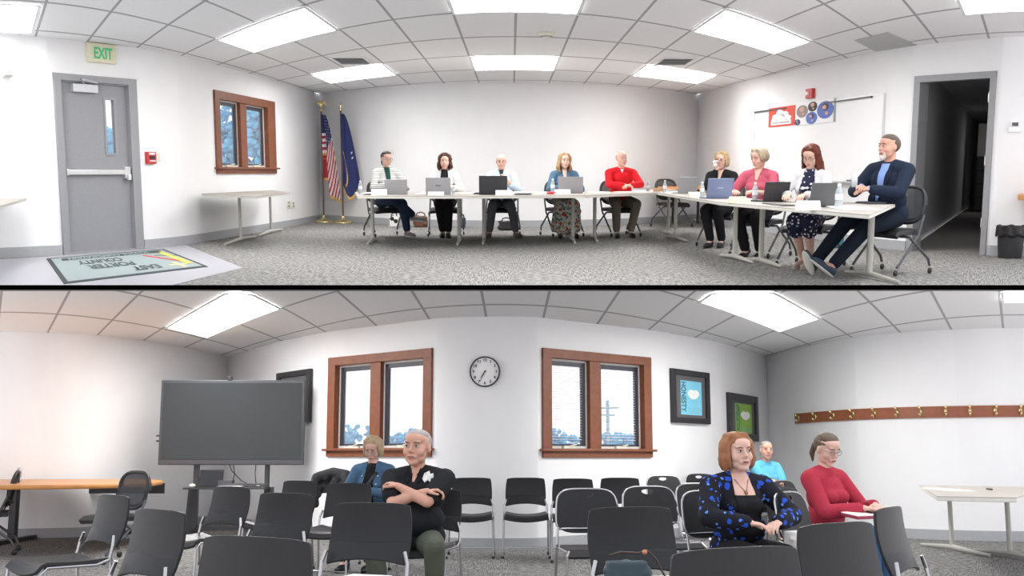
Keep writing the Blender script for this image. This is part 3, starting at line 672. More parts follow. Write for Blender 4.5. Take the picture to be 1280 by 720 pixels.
# coat rail end on the exit door wall
HOOKW = mat('coat_rail_wood', (0.28, 0.085, 0.04), 0.4, var=0.2, scale=10)
def coat_rail(room, ph0, ph1, z0, z1, label, hooks):
    rail = wall_band(room, 'coat_rail', ph0, ph1, z0, z1, HOOKW, off=0.03, thick=0.0); del rail['kind']; tag(rail, label, 'coat rail')
    for px, py in hooks:
        p, rz = onwall(room, px, py); zc = (z0 + z1) / 2; M_ = Matrix.Translation((p.x, p.y, zc)) @ Matrix.Rotation(rz, 4, 'Z')
        mb = MB().m(BRASS); s = 1.0
        mb.tube([(0, -.03, .03), (0, -.075, .04), (0, -.10, .075)], [.014, .012, .016], seg=8); mb.tube([(0, -.03, -.0), (0, -.065, -.045), (0, -.095, -.02)], [.014, .012, .014], seg=8); mb.bb(-.018, .018, -.04, -.028, -.04, .045)
        o = mb.build('coat_hook', rail, smooth=True); o.matrix_local = M_
coat_rail(A, -1.79, (7.5 - 640) / KF, A.wall(4, 160).z, A.wall(4, 145).z, 'end of a brown wooden coat rail at the left edge near the exit door', [])
CUR = B
coat_rail(B, (994 - 640) / KF * 1.0, 1.72, 1.58, 1.73, 'long brown wooden coat rail with a row of brass hooks', [(820 + x / 2.77, 360 + y / 2.77) for x, y in ((502, 450), (560, 444), (622, 440), (690, 437), (762, 435), (838, 433), (918, 430), (1002, 428), (1087, 428), (1172, 429), (1260, 430))])

# ------------------------------------------------------------------ things on the walls, audience side
p, rz, ww, hh, _ = wallrect(B, 587.5, 625.5, 446, 483.5); R0 = ww / 2
t = thing('wall_clock', 'round white wall clock with black rim between the two windows', 'clock', p, rz)
RX = Matrix.Rotation(PI / 2, 4, 'X')
mb = MB().m(BLACK); mb.lathe([(R0, 0), (R0, .04), (R0 * .985, .05), (R0 * .93, .05), (R0 * .92, .03), (R0 * .9, .02)], (0, 0, 0), 48, RX); mb.build('clock_rim', t, smooth=True)
mb = MB().m(PAPER); mb.lathe([(R0 * .93, .005), (R0 * .93, .028), (0, .028)], (0, 0, 0), 48, RX); mb.build('clock_face', t)
for k in range(1, 13):
    a = PI / 2 - k * PI / 6; text(str(k), R0 * .26, BLACK, t, Matrix.Translation((R0 * .75 * math.cos(a), -.03, R0 * .75 * math.sin(a))) @ UPRIGHT, 'numeral')
mb = MB().m(BLACK)
for ang, ln, wd in ((214, .5, .035), (206, .72, .022)):
    a = math.radians(90 - ang); d_ = Vector((math.cos(a), 0, math.sin(a))) * R0; mb.tube([Vector((0, -.035, 0)) - d_ * .1, Vector((0, -.035, 0)) + d_ * ln], [R0 * wd, R0 * wd * .5], seg=6)
mb.lathe([(R0 * .05, .03), (R0 * .05, .042)], (0, 0, 0), 12, RX); mb.build('clock_hands', t)
def poster(x0, x1, yt0, yb0, yt1, yb1, label, sheet, word, fcol=BLACK, cl=0.19):
    o = opening(B, x0, x1, yt0, yb0, yt1, yb1); nn = Vector((math.sin(o['rz']), -math.cos(o['rz']), 0)); bl = max((B.wall(x0 + (x1 - x0) * k / 10, (yt0 + yb0) / 2) - o['a']).dot(nn) for k in range(11)); t = thing('framed_poster', label, 'framed poster', o['org'], o['rz']); W, H = o['w'], o['h']; e = .095 * W; off = -0.01
    mb = MB().m(mat('black_picture_frame', (0.02, 0.02, 0.023), .35))
    for a, b, c, d_ in ((0, e, 0, H), (W - e, W, 0, H), (e, W - e, 0, e * .75), (e, W - e, H - e * .75, H)): mb.bb(a, b, -.05, .0, c, d_)
    mb.build('picture_frame', t, bevel=.004)
    mb = MB().m(mat('charcoal_mount_board', (0.115, 0.11, 0.115), .6)); mb.bb(e, W - e, -.02, 0, e * .75, H - e * .75); mb.build('mount_board', t)
    if sheet is None: return
    a, b, c, d_ = W * .245, W * .80, H * .16, H * .80
    mb = MB().m(sheet); mb.bb(a, b, -.024, -.02, c, d_); mb.build('printed_sheet', t)
    cw = b - a; ch = d_ - c; mb = MB().m(mat('print_white', (.9, .92, .9), .6)); X, Z = a + .60 * cw, c + ch * .62
    mb.prism([(X + cw * .28 * math.cos(a_) * (1 - .12 * (math.sin(a_) < -.3)), Z + ch * .155 * (math.sin(a_) - .28 * math.exp(-((a_ - PI / 2) / .35) ** 2))) for a_ in [2 * PI * k / 36 for k in range(36)]], -.0265, -.024, 'y'); mb.build('apple_shape', t)
    M_ = Matrix.Translation((a + cw * .12, -.026, c + ch * .53)) @ UPRIGHT @ Matrix.Rotation(-PI / 2, 4, 'Z')
    text(word, cw * .30, mat('print_dark_teal', (0.05, 0.14, 0.16), .6), t, M_, 'lettering', .001, ch * .88)
    mb = MB().m(mat('fine_print', (0.2, 0.45, 0.5) if word == 'HONESTY' else (0.25, 0.42, 0.1), .6))
    for k in range(4): mb.bb(a + cw * .34, b - cw * .06, -.0255, -.024, c + ch * (.05 + .05 * k), c + ch * (.062 + .05 * k))
    mb.build('fine_print', t)
poster(837, 884, 460.5, 527, 466.5, 531.5, 'black framed poster reading HONESTY on a pale blue sheet', mat('sheet_cyan', (0.22, 0.62, 0.80), .6, var=.15, scale=2), 'HONESTY')
poster(908, 944.5, 491, 549, 496, 553.5, 'black framed green poster with a white apple, nearest the corner', mat('sheet_green', (0.27, 0.50, 0.07), .6, var=.2, scale=2), 'APPRECIATION')
poster(349, 391, 467, 530, 461, 527.5, 'black framed picture partly hidden behind the big screen', None, '')
# ------------------------------------------------------------------ tables
CUR = A
def ptable(room, name, label, poly, legs, z=0.74, th=0.035, group=None, topm=None, edgem=None, legm=None, round_edge=0.006, foot=(0.32, 0.32), legw=0.022, footdir=None):
    """poly: picture points of the top's outline, on the plane z; legs: picture points of the feet on the floor"""
    P = [room.at(x, y, z) for x, y in poly]; c = sum(P, Vector()) / len(P); c.z = 0
    t = thing(name, label, 'table', c, 0, group); P = [p - c for p in P]
    mb = MB().m(topm or LAMIN); v = [(p.x, p.y) for p in P]
    mb.prism(v, z - 0.006, z); mb.build('tabletop', t)
    mb = MB().m(edgem or EDGE); mb.prism(v, z - th, z - 0.0061); mb.build('table_edge', t, bevel=round_edge)
    long_ = footdir or (P[1] - P[0])
    for i, (px, py) in enumerate(legs):
        q = room.at(px, py) - c
        mb = MB().m(legm or CREAM); mb.tube([(q.x, q.y, 0.05), (q.x, q.y, z - th)], legw + .006, seg=12)
        d = Vector((0, 1, 0)) if footdir is None else Vector((footdir[0], footdir[1], 0)).normalized()
        a, b = q - d * foot[0], q + d * foot[1]
        mb.tube([(a.x, a.y, 0.022), (q.x, q.y, 0.05), (b.x, b.y, 0.022)], [.016, .03, .016], seg=10)
        mb.box((q.x, q.y, z - th - .015), (.10, .34, .03)); mb.build('leg', t, smooth=False)
    return t
TT = {}
for key, lab, poly, legs in (
    ('T1', 'long meeting table at the left end of the far row, nearest the flags', [(447, 245.2), (588, 245.2), (588, 239.6), (443.5, 240.2)], [(466, 303), (574, 304)]),
    ('T2', 'middle meeting table of the far row, under the dark laptop', [(588.3, 245.2), (731, 244.4), (733, 239), (588.3, 239.6)], [(605, 303), (716, 302)]),
    ('T3', 'meeting table at the right end of the far row, before the red shirted man', [(731.3, 244.4), (822, 240.8), (846, 236.2), (733.3, 239)], [(743, 300), (835, 293)]),
    ('R1', 'meeting table running forward from the corner, under the blue laptop', [(822, 241), (899, 252.5), (935, 248.2), (905, 245.2), (880, 241), (858, 236.8)], [(844, 300), (918, 325)]),
    ('R2', 'nearest meeting table at the right, its end before the man in the navy suit', [(899.3, 252.7), (1087, 268.5), (1127.5, 251.5), (1060, 252.8), (1012, 253.4), (965, 250.6), (935.5, 248.4)], [(951, 330), (1086, 348)])):
    TT[key] = ptable(A, 'meeting_table', lab, poly, legs, group='meeting tables of the board', foot=(.55, .55) if key[0] == 'T' else (.5, .6), footdir=None if key[0] == 'T' else (0.16, -1.0), legw=.022 if key != 'R2' else .026)
ptable(A, 'side_table', 'small trapezoid table against the wall under the wooden window', [(251.5, 242.0), (318, 245.8), (363, 240.4), (340, 237.6)], [(301, 302), (339, 292)], foot=(.9, .9), legw=.016, th=.03, topm=mat('laminate_beige', (0.42, 0.385, 0.35), .6, var=.15, scale=5, spec=.2))
ptable(A, 'side_table', 'end of a beige table cut by the left edge beside the exit door', [(-70, 252), (0, 257.5), (33, 248), (-40, 248.6)], [(-30, 330)], th=.03, topm=mat('laminate_beige', (0.42, 0.385, 0.35), .6, var=.15, scale=5, spec=.2))
OAK = mat('honey_oak_top', (0.55, 0.24, 0.07), 0.35, var=.22, scale=7)
t = ptable(A, 'wooden_table', 'end of a honey coloured wooden table at the right edge above the bin', [(1272.5, 243.6), (1300, 245), (1330, 242), (1275, 241)], [(1300, 320)], z=.80, th=.06, topm=OAK, edgem=OAK, legm=BLACK)
t = ptable(A, 'wooden_table', 'honey coloured wooden table against the far wall in the corner', [(822, 233.8), (880, 233.8), (880, 231.6), (822, 231.6)], [(841, 279.5), (872, 279.5)], z=0.78, th=.05, topm=OAK, edgem=OAK, legm=BLACK, foot=(.1, .1))
CUR = B
ptable(B, 'side_table', 'beige trapezoid table under the coat rail with a paper on it', [(1149, 606.8), (1171, 620.2), (1271, 622), (1310, 609)], [(1190.5, 689), (1263, 697)], th=.04, foot=(.75, .7), legw=.02, topm=mat('laminate_beige', (0.42, 0.385, 0.35), .6, var=.15, scale=5, spec=.2), footdir=(-.12, 1))
# wooden training table at the left with black panel legs
zt = 0.775
P = [B.at(x, y, zt) for x, y in ((-60, 607.5), (0, 606.5), (100, 605.5), (162, 604.5), (192, 602.5), (204, 600.9), (198, 599.4), (170, 598.4), (0, 599.2), (-60, 599.4))]
c = sum(P, Vector()) / len(P); c.z = 0; t = thing('wooden_table', 'long honey coloured wooden table with black legs left of the big screen', 'table', c)
mb = MB().m(OAK); v = [(p.x - c.x, p.y - c.y) for p in P]; mb.prism(v, zt - .05, zt); mb.build('tabletop', t, bevel=.018, bseg=3)
mb = MB().m(BLACK); a, b = B.at(18, 606, zt - .05) - c, B.at(172, 601.5, zt - .05) - c; mb.box(((a.x + b.x) / 2, (a.y + b.y) / 2 + .3, zt - .13), ((b - a).length, .03, .14)); mb.build('rail', t)
for px, py, ww in ((15, 678, .09), (168, 664, .26)):
    q = B.at(px, py) - c; mb = MB().m(BLACK); mb.bb(q.x - ww / 2, q.x + ww / 2, q.y - .05, q.y + .05, .04, zt - .05); mb.bb(q.x - ww / 2, q.x + ww / 2, q.y - .8, q.y + .6, 0, .05); mb.build('leg', t, bevel=.005)

# ------------------------------------------------------------------ chairs
def back_shape(kind, n=40):
    pass
def make_stack():
    t = thing('stacking_chair', '', 'chair', (0, 0, 0), 0, 'black plastic stacking chairs'); W = .235
    mb = MB().m(CHAIRP)      # seat, front towards -y
    mb.grid(lambda u, v: ((u - .5) * 2 * W * (1 - .06 * v), -.24 + .46 * v, .445 + .03 * abs(u - .5) ** 2 * 4 - .055 * max(0, (.16 - v) / .16) ** 2 - .012 * math.sin(v * PI)), 12, 14, thick=.022)
    mb.build('seat', t, smooth=False, bevel=.004)
    mb = MB().m(CHAIRP)      # back: flared at mid height, curved round the sitter
    def bk(u, v):
        w_ = W * (1.0 - .12 * v ** 3 - .05 * (1 - v)); x = (u - .5) * 2 * w_
        z = .53 + .31 * v + (.03 * (1 - (2 * u - 1) ** 2) * (1 - v) if v < .3 else 0) - .012 * (2 * u - 1) ** 4 * (v > .99)
        return (x, .215 + .07 * v - .035 * (2 * u - 1) ** 2 * -1 * .6 + .02 * math.sin(v * PI) , z)
    mb.grid(bk, 16, 14, thick=.016); mb.build('backrest', t, bevel=.003)
    for s in (-1, 1):
        mb = MB().m(CHROME); mb.tube([(s * (W - .01), -.17, .435), (s * (W + .008), -.215, .40), (s * (W + .015), -.235, .03), (s * (W + .015), -.235, 0)], .0095, seg=8); mb.m(BLACK); mb.lathe([(.016, 0), (.016, .025), (.01, .03)], (s * (W + .015), -.235, 0), 10); mb.build('leg', t, smooth=False)
        mb = MB().m(CHROME); mb.tube([(s * (W + .005), .20, .47), (s * (W + .015), .235, .03), (s * (W + .015), .235, 0)], .0095, seg=8); mb.m(BLACK); mb.lathe([(.016, 0), (.016, .025), (.01, .03)], (s * (W + .015), .235, 0), 10); mb.build('leg', t)
        mb = MB().m(CHROME); mb.tube([(s * (W - .01), -.17, .435), (s * W, .12, .435), (s * (W + .002), .195, .46), (s * W, .212, .54), (s * (W - .02), .225, .60)], .0095, seg=8); mb.build('side_rail', t)
    mb = MB().m(CHROME); mb.tube([(-W - .01, -.2, .115), (W + .01, -.2, .115)], .007, seg=8); mb.build('stretcher', t)
    return t
def make_round():
    t = thing('round_back_chair', '', 'chair', (0, 0, 0), 0, 'black chairs with rounded backs'); W = .235
    mb = MB().m(CHAIRP)
    mb.grid(lambda u, v: ((u - .5) * 2 * W * (1 - .1 * v), -.23 + .44 * v, .445 - .05 * max(0, (.16 - v) / .16) ** 2 - .01 * math.sin(v * PI)), 12, 12, thick=.02); mb.build('seat', t, bevel=.004)
    # back outline with a hand hole under the rim
    out = []
    for k in range(40):
        a = 2 * PI * k / 40; cx = abs(math.cos(a)) ** .5 * (1 if math.cos(a) > 0 else -1); cz = abs(math.sin(a)) ** .5 * (1 if math.sin(a) > 0 else -1)
        out.append((cx * .225 * (1 - .05 * cz), .68 + cz * .155))
    hole = [(.055 * math.cos(2 * PI * k / 16), .805 + (.014 if math.sin(2 * PI * k / 16) > 0 else .026) * math.sin(2 * PI * k / 16)) for k in range(16)]
    bm = bmesh.new(); es = []
    for ring in (out, hole):
        vs = [bm.verts.new((x, 0, z)) for x, z in ring]; es += [bm.edges.new((vs[i], vs[(i + 1) % len(vs)])) for i in range(len(vs))]
    bmesh.ops.triangle_fill(bm, edges=es, use_beauty=True)
    yb = lambda x, z: .20 + .07 * (z - .5) / .3 - .5 * x * x * .6
    ex = bmesh.ops.extrude_face_region(bm, geom=bm.faces[:])
    top = [g for g in ex['geom'] if isinstance(g, bmesh.types.BMVert)]; ts = set(top)
    for v_ in bm.verts: v_.co.y = yb(v_.co.x, v_.co.z) + (.014 if v_ in ts else 0)
    mb = MB(); mb.b.free(); mb.b = bm; mb.mats = [CHAIRP]; mb.build('backrest', t)
    mb = MB().m(CHROME); ring = [(x * 1.03, yb(x, z) + .007, .68 + (z - .68) * 1.03) for x, z in out if z > .56]
    ring.sort(key=lambda p: math.atan2(p[2] - .62, -p[0])); mb.tube(ring, .008, seg=8); mb.build('back_frame', t, smooth=True)
    for s in (-1, 1):
        mb = MB().m(CHROME); mb.tube([(s * .225, -.19, .43), (s * .245, -.22, .4), (s * .25, -.22, 0)], .0095, seg=8); mb.build('leg', t)
        mb = MB().m(CHROME); mb.tube([(s * .228, .195, .56), (s * .24, .16, .45), (s * .25, .23, 0)], .0095, seg=8); mb.build('leg', t)
        mb = MB().m(CHROME); mb.tube([(s * .24, -.2, .425), (s * .235, .17, .43)], .009, seg=8); mb.build('side_rail', t)
    return t
STEELG = mat('steel_grey_tube', (0.11, 0.11, 0.12), .35, .6)
def make_task():
    t = thing('task_chair', '', 'office chair', (0, 0, 0), 0, 'dark nesting office chairs of the board')
    mb = MB().m(BLACK); mb.grid(lambda u, v: ((u - .5) * .48, -.24 + .46 * v, .47 - .05 * max(0, (.2 - v) / .2) ** 2 + .01 * math.cos((u - .5) * PI)), 8, 8, thick=.055); mb.build('seat', t, bevel=.01)
    fr = lambda a: (.235 * abs(math.cos(a)) ** .6 * (1 if math.cos(a) > 0 else -1), .23 + .05 * math.sin(a), .72 + .19 * abs(math.sin(a)) ** .6 * (1 if math.sin(a) > 0 else -1))
    mb = MB().m(BLACK); mb.tube([fr(2 * PI * k / 32) for k in range(33)], .018, seg=8, cap=False); mb.build('back_frame', t, smooth=True)
    mesh_ = mat('dark_mesh_fabric', (0.055, 0.06, 0.065), .8, alpha=.7)
    mb = MB().m(mesh_); mb.grid(lambda u, v: tuple(Vector((0, .235 + .05 * (2 * v - 1), .72)) + (Vector(fr(PI * u)) - Vector((0, .23 + .05 * math.sin(PI * u), .72))) * 1.0 if v > .5 else (fr(PI * u)[0], .215, .72 - (fr(PI * u)[2] - .72))) if v in (0, 1) else (fr(PI * u)[0], .225 + .04 * (2 * v - 1), .72 + (fr(PI * u)[2] - .72) * (2 * v - 1)), 20, 10, thick=.006); mb.build('backrest', t)
    for s in (-1, 1):
        mb = MB().m(STEELG); mb.tube([(s * .26, .20, .62), (s * .265, .1, .40), (s * .265, -.24, .09)], .014, seg=8); mb.m(BLACK); mb.ell((s * .265, -.26, .035), (.018, .035, .035), sub=2); mb.build('leg', t)
        mb = MB().m(STEELG); mb.tube([(s * .265, -.05, .40), (s * .29, .27, .16), (s * .29, .30, .09)], .014, seg=8); mb.m(BLACK); mb.ell((s * .29, .31, .035), (.018, .035, .035), sub=2); mb.build('leg', t)
    mb = MB().m(STEELG); mb.tube([(-.265, -.05, .40), (.265, -.05, .40)], .014, seg=8); mb.tube([(-.26, .20, .60), (0, .24, .56), (.26, .20, .60)], .012, seg=8); mb.build('seat_frame', t)
    return t
CUR = B
SPR, RPR = make_stack(), make_round()
def seatyaw(px): return (px - 640) / KF      # every chair of the audience faces the board
USED = set()
def chair(proto, px, ytop, label, yaw=None, dz=0.0, Y=None, zt=.84):
    zt = zt if proto is not RPR else .835
    if Y is None: Y = (EYE - zt) * F / (ytop - 570)
    q = B.dep(px, 570, Y); yaw = seatyaw(px) if yaw is None else yaw
    off = Matrix.Rotation(yaw, 3, 'Z') @ Vector((0, .27, 0))    # the top edge of the back, not the seat, is what was measured
    loc = Vector((q.x - off.x, Y - off.y, 0))
    if proto.name not in USED: USED.add(proto.name); place(proto, loc, yaw); proto['label'] = label; return proto
    return dup(proto, loc, yaw, label)
SC_ = [ # px, ytop, label, yaw override
 (137, 617, 'black stacking chair turned fully left, seat showing, nearest the wooden table', -.78), (193, 635, 'black stacking chair second from the left, its back hiding its seat', -.72), (286, 607, 'black stacking chair under the left half of the big screen', -.6),
 (354, 615, 'black stacking chair just left of the officer\'s row, beyond the nearest left chair', -.45), (312, 668, 'largest black stacking chair at the bottom left, cut by the lower edge', -.5), (373, 600, 'black stacking chair beside the dark jacket, right under the screen\'s right corner', -.5),
 (417, 591, 'black stacking chair against the wall with a dark jacket over it', None), (435, 603, 'black stacking chair left of the officer, directly behind the nearest middle chair', -.3), (463, 627, 'large black stacking chair before the officer, hiding his knees', -.27),
 (590, 596.5, 'black stacking chair against the wall under the clock, just right of the officer', 0), (657, 596.5, 'black stacking chair against the wall, second right of the officer', 0), (716, 597.5, 'black stacking chair against the wall, partly hidden by the first round backed chair', 0),
 (775, 596.5, 'black stacking chair against the wall under the right end of the second window', 0), (791, 632, 'large black stacking chair with a teal handbag before it', .30), (929, 681, 'largest black stacking chair at the bottom right, before the woman in blue flowers', .48),
 (1053, 651, 'black stacking chair before the woman in red, white bag behind it', .62), (1118, 632, 'black stacking chair at the right end, seat pointing to the right', .95)]
for px, yt, lab, yaw in SC_: chair(SPR, px, yt, lab, yaw)
for px, yt, lab, yaw in ((732, 611, 'round backed chair with hand hole, nearest the middle of the aisle', .15), (809, 608, 'round backed chair beyond the chair with the teal handbag', .3), (828, 594.5, 'round backed chair against the wall, left one of the two by the corner', .3), (873, 592.5, 'round backed chair against the wall below the HONESTY poster', .4),
        (868, 604.5, 'round backed chair left of the woman in blue flowers, one row behind her', .5), (977, 600.5, 'round backed chair before the woman in the pale blue top', .8), (983, 615, 'round backed chair between the woman in blue flowers and the woman in red', .85)):
    chair(RPR, px, yt, lab, yaw)
CUR = A
TPR = make_task(); TUSED = []
def task(loc, yaw, label):
    if not TUSED: TUSED.append(1); place(TPR, loc, yaw); TPR['label'] = label; return TPR
    return dup(TPR, loc, yaw, label)
# the meshed office chair by the wooden table, audience side
CUR = B
q = B.dep(143, 600, 11.0); tc_ = dup(TPR, (q.x, 11.0, 0), -.6, 'black mesh office chair with chrome legs at the left wooden table')
q = B.dep(-12, 600, 11.8); dup(TPR, (q.x, 11.8, 0), -1.2, 'dark office chair mostly cut off by the left edge of the picture')

# ------------------------------------------------------------------ big screen on its stand
Y = 13.95; q = B.dep(290, 528, Y); t = thing('screen_stand', 'black wheeled stand with shelf carrying the big screen', 'stand', (q.x, Y + .12, 0), 0)
px = Y / F
X = lambda p: (p - 290) * px; Z = lambda p: EYE + (570 - p) * px
FR = mat('stand_dark_grey', (0.06, 0.062, 0.068), .4, .3)
for a, b in ((242.5, 248), (331, 335.5)): mb = MB().m(FR); mb.bb(X(a), X(b), -.05, .05, .12, Z(560)); mb.build('post', t, bevel=.005)
for a in (241, 337): mb = MB().m(FR); mb.prism([(X(a) - .09, .04), (X(a) + .09, .04), (X(a) + .05, Z(608)), (X(a) - .05, Z(608))], -.02, .03, 'y'); mb.bb(X(a) - .05, X(a) + .05, -.45, .35, .05, .10); mb.build('leg', t, bevel=.005)
mb = MB().m(FR); mb.bb(X(240), X(338), -.40, .05, Z(610), Z(608)); mb.build('shelf', t, bevel=.004)
mb = MB().m(FR); mb.bb(X(243), X(335), -.03, .03, .10, .16); mb.build('cross_bar', t)
for a in (241, 337):
    for y_ in (-.42, .32): mb = MB().m(BLACK); mb.lathe([(.04, -.015), (.04, .015)], (X(a), y_, .04), 12, Matrix.Rotation(PI / 2, 4, 'Y')); mb.build('caster', t, smooth=False)
t = thing('large_screen', 'large dark flat touch screen with thin frame, switched off', 'television', (q.x, Y, 0), 0)
SCRN = mat('dark_glass_screen', (0.028, 0.032, 0.034), .16, var=.02, spec=.5)
mb = MB().m(mat('screen_housing', (0.05, 0.055, 0.065), .4)); mb.bb(X(200), X(379.5), 0, .09, Z(581), Z(476)); mb.build('screen_housing', t, bevel=.008)
mb = MB().m(SCRN); mb.bb(X(203.5), X(376), -.006, .0, Z(574), Z(479.5)); mb.build('screen_glass', t)
mb = MB().m(DKMET); mb.bb(X(201), X(379), -.004, .0, Z(580), Z(575)); mb.build('lower_strip', t)
for yy in (545, 551.5): mb = MB().m(BLACK); mb.tube([(X(195.5), .04, Z(yy)), (X(200), .04, Z(yy))], .01, seg=8); mb.build('side_hook', t)
mb = MB().m(BLACK); mb.bb(X(283), X(287.5), -.01, .06, Z(476), Z(471)); mb.build('webcam', t, bevel=.004)
# things on the shelf
sy = Y + .12 - .2; zs = Z(608)
t = thing('laptop', 'small open laptop standing on the shelf under the big screen', 'laptop', (q.x + X(268), sy, zs)); mb = MB().m(BLACK); mb.box((0, .05, .115), (.31, .012, .22), (-.12, 0, 0)); mb.build('lid', t); mb = MB().m(BLACK); mb.bb(-.155, .155, -.17, .05, 0, .018); mb.build('keyboard_base', t)
mb = MB().m(mat('laptop_screen_off', (.012, .013, .016), .2)); mb.box((0, .041, .115), (.28, .006, .19), (-.12, 0, 0)); mb.build('display', t)
t = thing('media_box', 'flat dark media box on the shelf right of the small laptop', 'electronics', (q.x + X(318), sy, zs)); mb = MB().m(DKMET); mb.bb(-.28, .2, -.1, .1, 0, .05); mb.build('box_body', t, bevel=.004); mb = MB().m(IVORY); mb.bb(.1, .14, -.103, -.1, .02, .03); mb.build('status_light', t)
t = thing('media_box', 'small dark dock on the shelf directly beside the laptop', 'electronics', (q.x + X(288), sy + .05, zs)); mb = MB().m(DKMET); mb.bb(-.1, .08, -.1, .05, 0, .09); mb.build('box_body', t, bevel=.004)
mb = MB().m(PAPER); mb.bb(-.15, .15, -.1, .05, 0, .02); o = mb.build('white_tray'); place(o, (q.x + X(297), sy - .13, zs)); tag(o, 'long white object lying at the front of the shelf under the screen', 'tray')
mb = MB().m(IVORY); mb.lathe([(.03, 0), (.045, .02), (.03, .045), (0, .05)], seg=14); o = mb.build('small_device', smooth=True); place(o, (q.x + X(249), sy - .1, zs)); tag(o, 'small white puck at the left end of the stand shelf', 'device')
for i, pts in enumerate(([(285, 581), (288, 588), (300, 600), (312, 606)], [(318, 581), (317.5, 592), (319, 605)], [(290, 581), (292, 592), (289, 604)])):
    mb = MB().m(BLACK); mb.tube([(q.x + X(a), Y + .15, Z(b)) for a, b in pts], .006, seg=6); o = mb.build('cable', smooth=True); tag(o, ('dark cable looping from the screen down to the media box', 'dark cable hanging straight down under the screen\'s right part', 'short dark cable hanging behind the laptop')[i], 'cable')
# ------------------------------------------------------------------ things on the tables and the floor, board side
CUR = A
TZ = 0.74
def laptop(px, py, wpx, hpx, col, yaw, label, tilt=.22, logo=None):
    p = A.at(px, py, TZ); k = p.y / F; W, H = wpx * k, hpx * k; t = thing('laptop', label, 'laptop', (p.x, p.y, TZ + .001), yaw, 'laptops of the board')
    m_ = mat('laptop_' + col[0], col[1], .38, .25 if col[0] != 'black' else 0)
    R_ = Matrix.Rotation(tilt, 3, 'X'); mb = MB().m(m_); mb.box(R_ @ Vector((0, 0, H / 2)) + Vector((0, 0, .012)), (W, .012, H), R_); mb.build('lid', t, bevel=.003)
    mb = MB().m(mat('laptop_display', (.02, .022, .03), .2)); mb.box(R_ @ Vector((0, .008, H / 2)) + Vector((0, 0, .012)), (W * .94, .004, H * .9), R_); mb.build('display', t)
    mb = MB().m(m_); mb.bb(-W / 2, W / 2, .0, .24, 0, .018); mb.build('keyboard_base', t, bevel=.003)
    if logo: mb = MB().m(logo); mb.box(R_ @ Vector((0, -.008, H * .52)) + Vector((0, 0, .012)), (W * .2, .003, H * .06), R_); mb.build('lid_mark', t)
    return t
G1, G2, G3 = ('silver', (.36, .36, .38)), ('black', (.035, .036, .042)), ('blue', (.16, .20, .33))
GX = ('darkgrey', (.10, .10, .105))
MK = mat('lid_mark_dark', (.1, .1, .1), .4)
laptop(495, 243.2, 28, 18, G1, .06, 'silver laptop before the woman in the striped cardigan'); laptop(548, 243.5, 31, 20.5, G1, 0, 'silver laptop before the woman with dark curly hair', logo=MK); laptop(616.5, 243.6, 35, 23, G2, 0, 'dark laptop before the bald man')
laptop(713, 241.8, 31, 20, G1, .0, 'silver laptop before the woman with long blonde waves'); laptop(859, 242, 26, 20, G1, .25, 'silver laptop at the corner, turned a little, no one behind it'); laptop(899, 248.5, 34, 24.5, G3, .2, 'blue grey laptop before the woman in black', logo=mat('lid_mark_pale', (.35, .4, .5), .4))
laptop(969, 252.5, 36, 24, G2, .35, 'black laptop before the woman with auburn hair'); laptop(1027, 259, 34, 29, GX, .2, 'dark grey laptop beside the white name card of the nearest table')
YEL = mat('yellow_card', (.80, .76, .50), .7); WOODB = mat('wooden_block', (.50, .30, .15), .5, var=.2)
def card(px, py, wpx, hpx, m_, label, yaw=0.0, word=None):
    p = A.at(px, py, TZ); k = p.y / F; W, H = wpx * k, hpx * k; t = MB().m(m_); t.prism([(-.05, 0), (.05, 0), (.002, H), (-.002, H)], -W / 2, W / 2, 'x'); o = t.build('name_card'); place(o, (p.x, p.y, TZ + .001), yaw); tag(o, label, 'name card', 'folded name cards')
for a in ((474, 244, 19, 7.5, PAPER, 'white name card left of the striped cardigan woman\'s laptop'), (545, 244.2, 20, 4.5, PAPER, 'white name card before the second laptop from the flags'), (630, 244.3, 21, 6.5, PAPER, 'white name card at the right foot of the dark laptop'), (703, 242.8, 20, 6, PAPER, 'white name card before the silver laptop of the blonde woman'),
          (868, 246, 15, 6, YEL, 'yellow name card between the corner laptop and the blue laptop'), (922, 253.8, 21, 8, YEL, 'yellow name card before the woman in the rose sweater'), (1010, 262.5, 29, 11.5, PAPER, 'large white name card before the nearest dark grey laptop')): card(*a)
p = A.at(824, 239.6, TZ); mb = MB().m(WOODB); mb.bb(-.09, .09, -.05, .05, 0, .06); o = mb.build('wooden_block', bevel=.004); place(o, (p.x, p.y, TZ + .001), .1); tag(o, 'small brown wooden block at the corner of the tables', 'block')
def sheet(px, py, wpx, dpy, label, m_=PAPER, th=.006, yaw=0.0, name='paper_stack', cat='papers', room=None, z=TZ):
    room = room or A
    a = room.at(px, py, z); b = room.at(px, py - dpy, z); W, D = wpx * a.y / F, min(b.y - a.y, 1.0); mb = MB().m(m_)
    mb.box((0, D / 2, th * .3), (W, D, th * .6)); mb.box((.02, D / 2 + .01, th * .8), (W * .96, D * .95, th * .4), (0, 0, .06)); o = mb.build(name); place(o, (a.x, a.y, z + .0015), yaw); tag(o, label, cat); return o
FOLD = mat('dark_folder', (.05, .05, .06), .5)
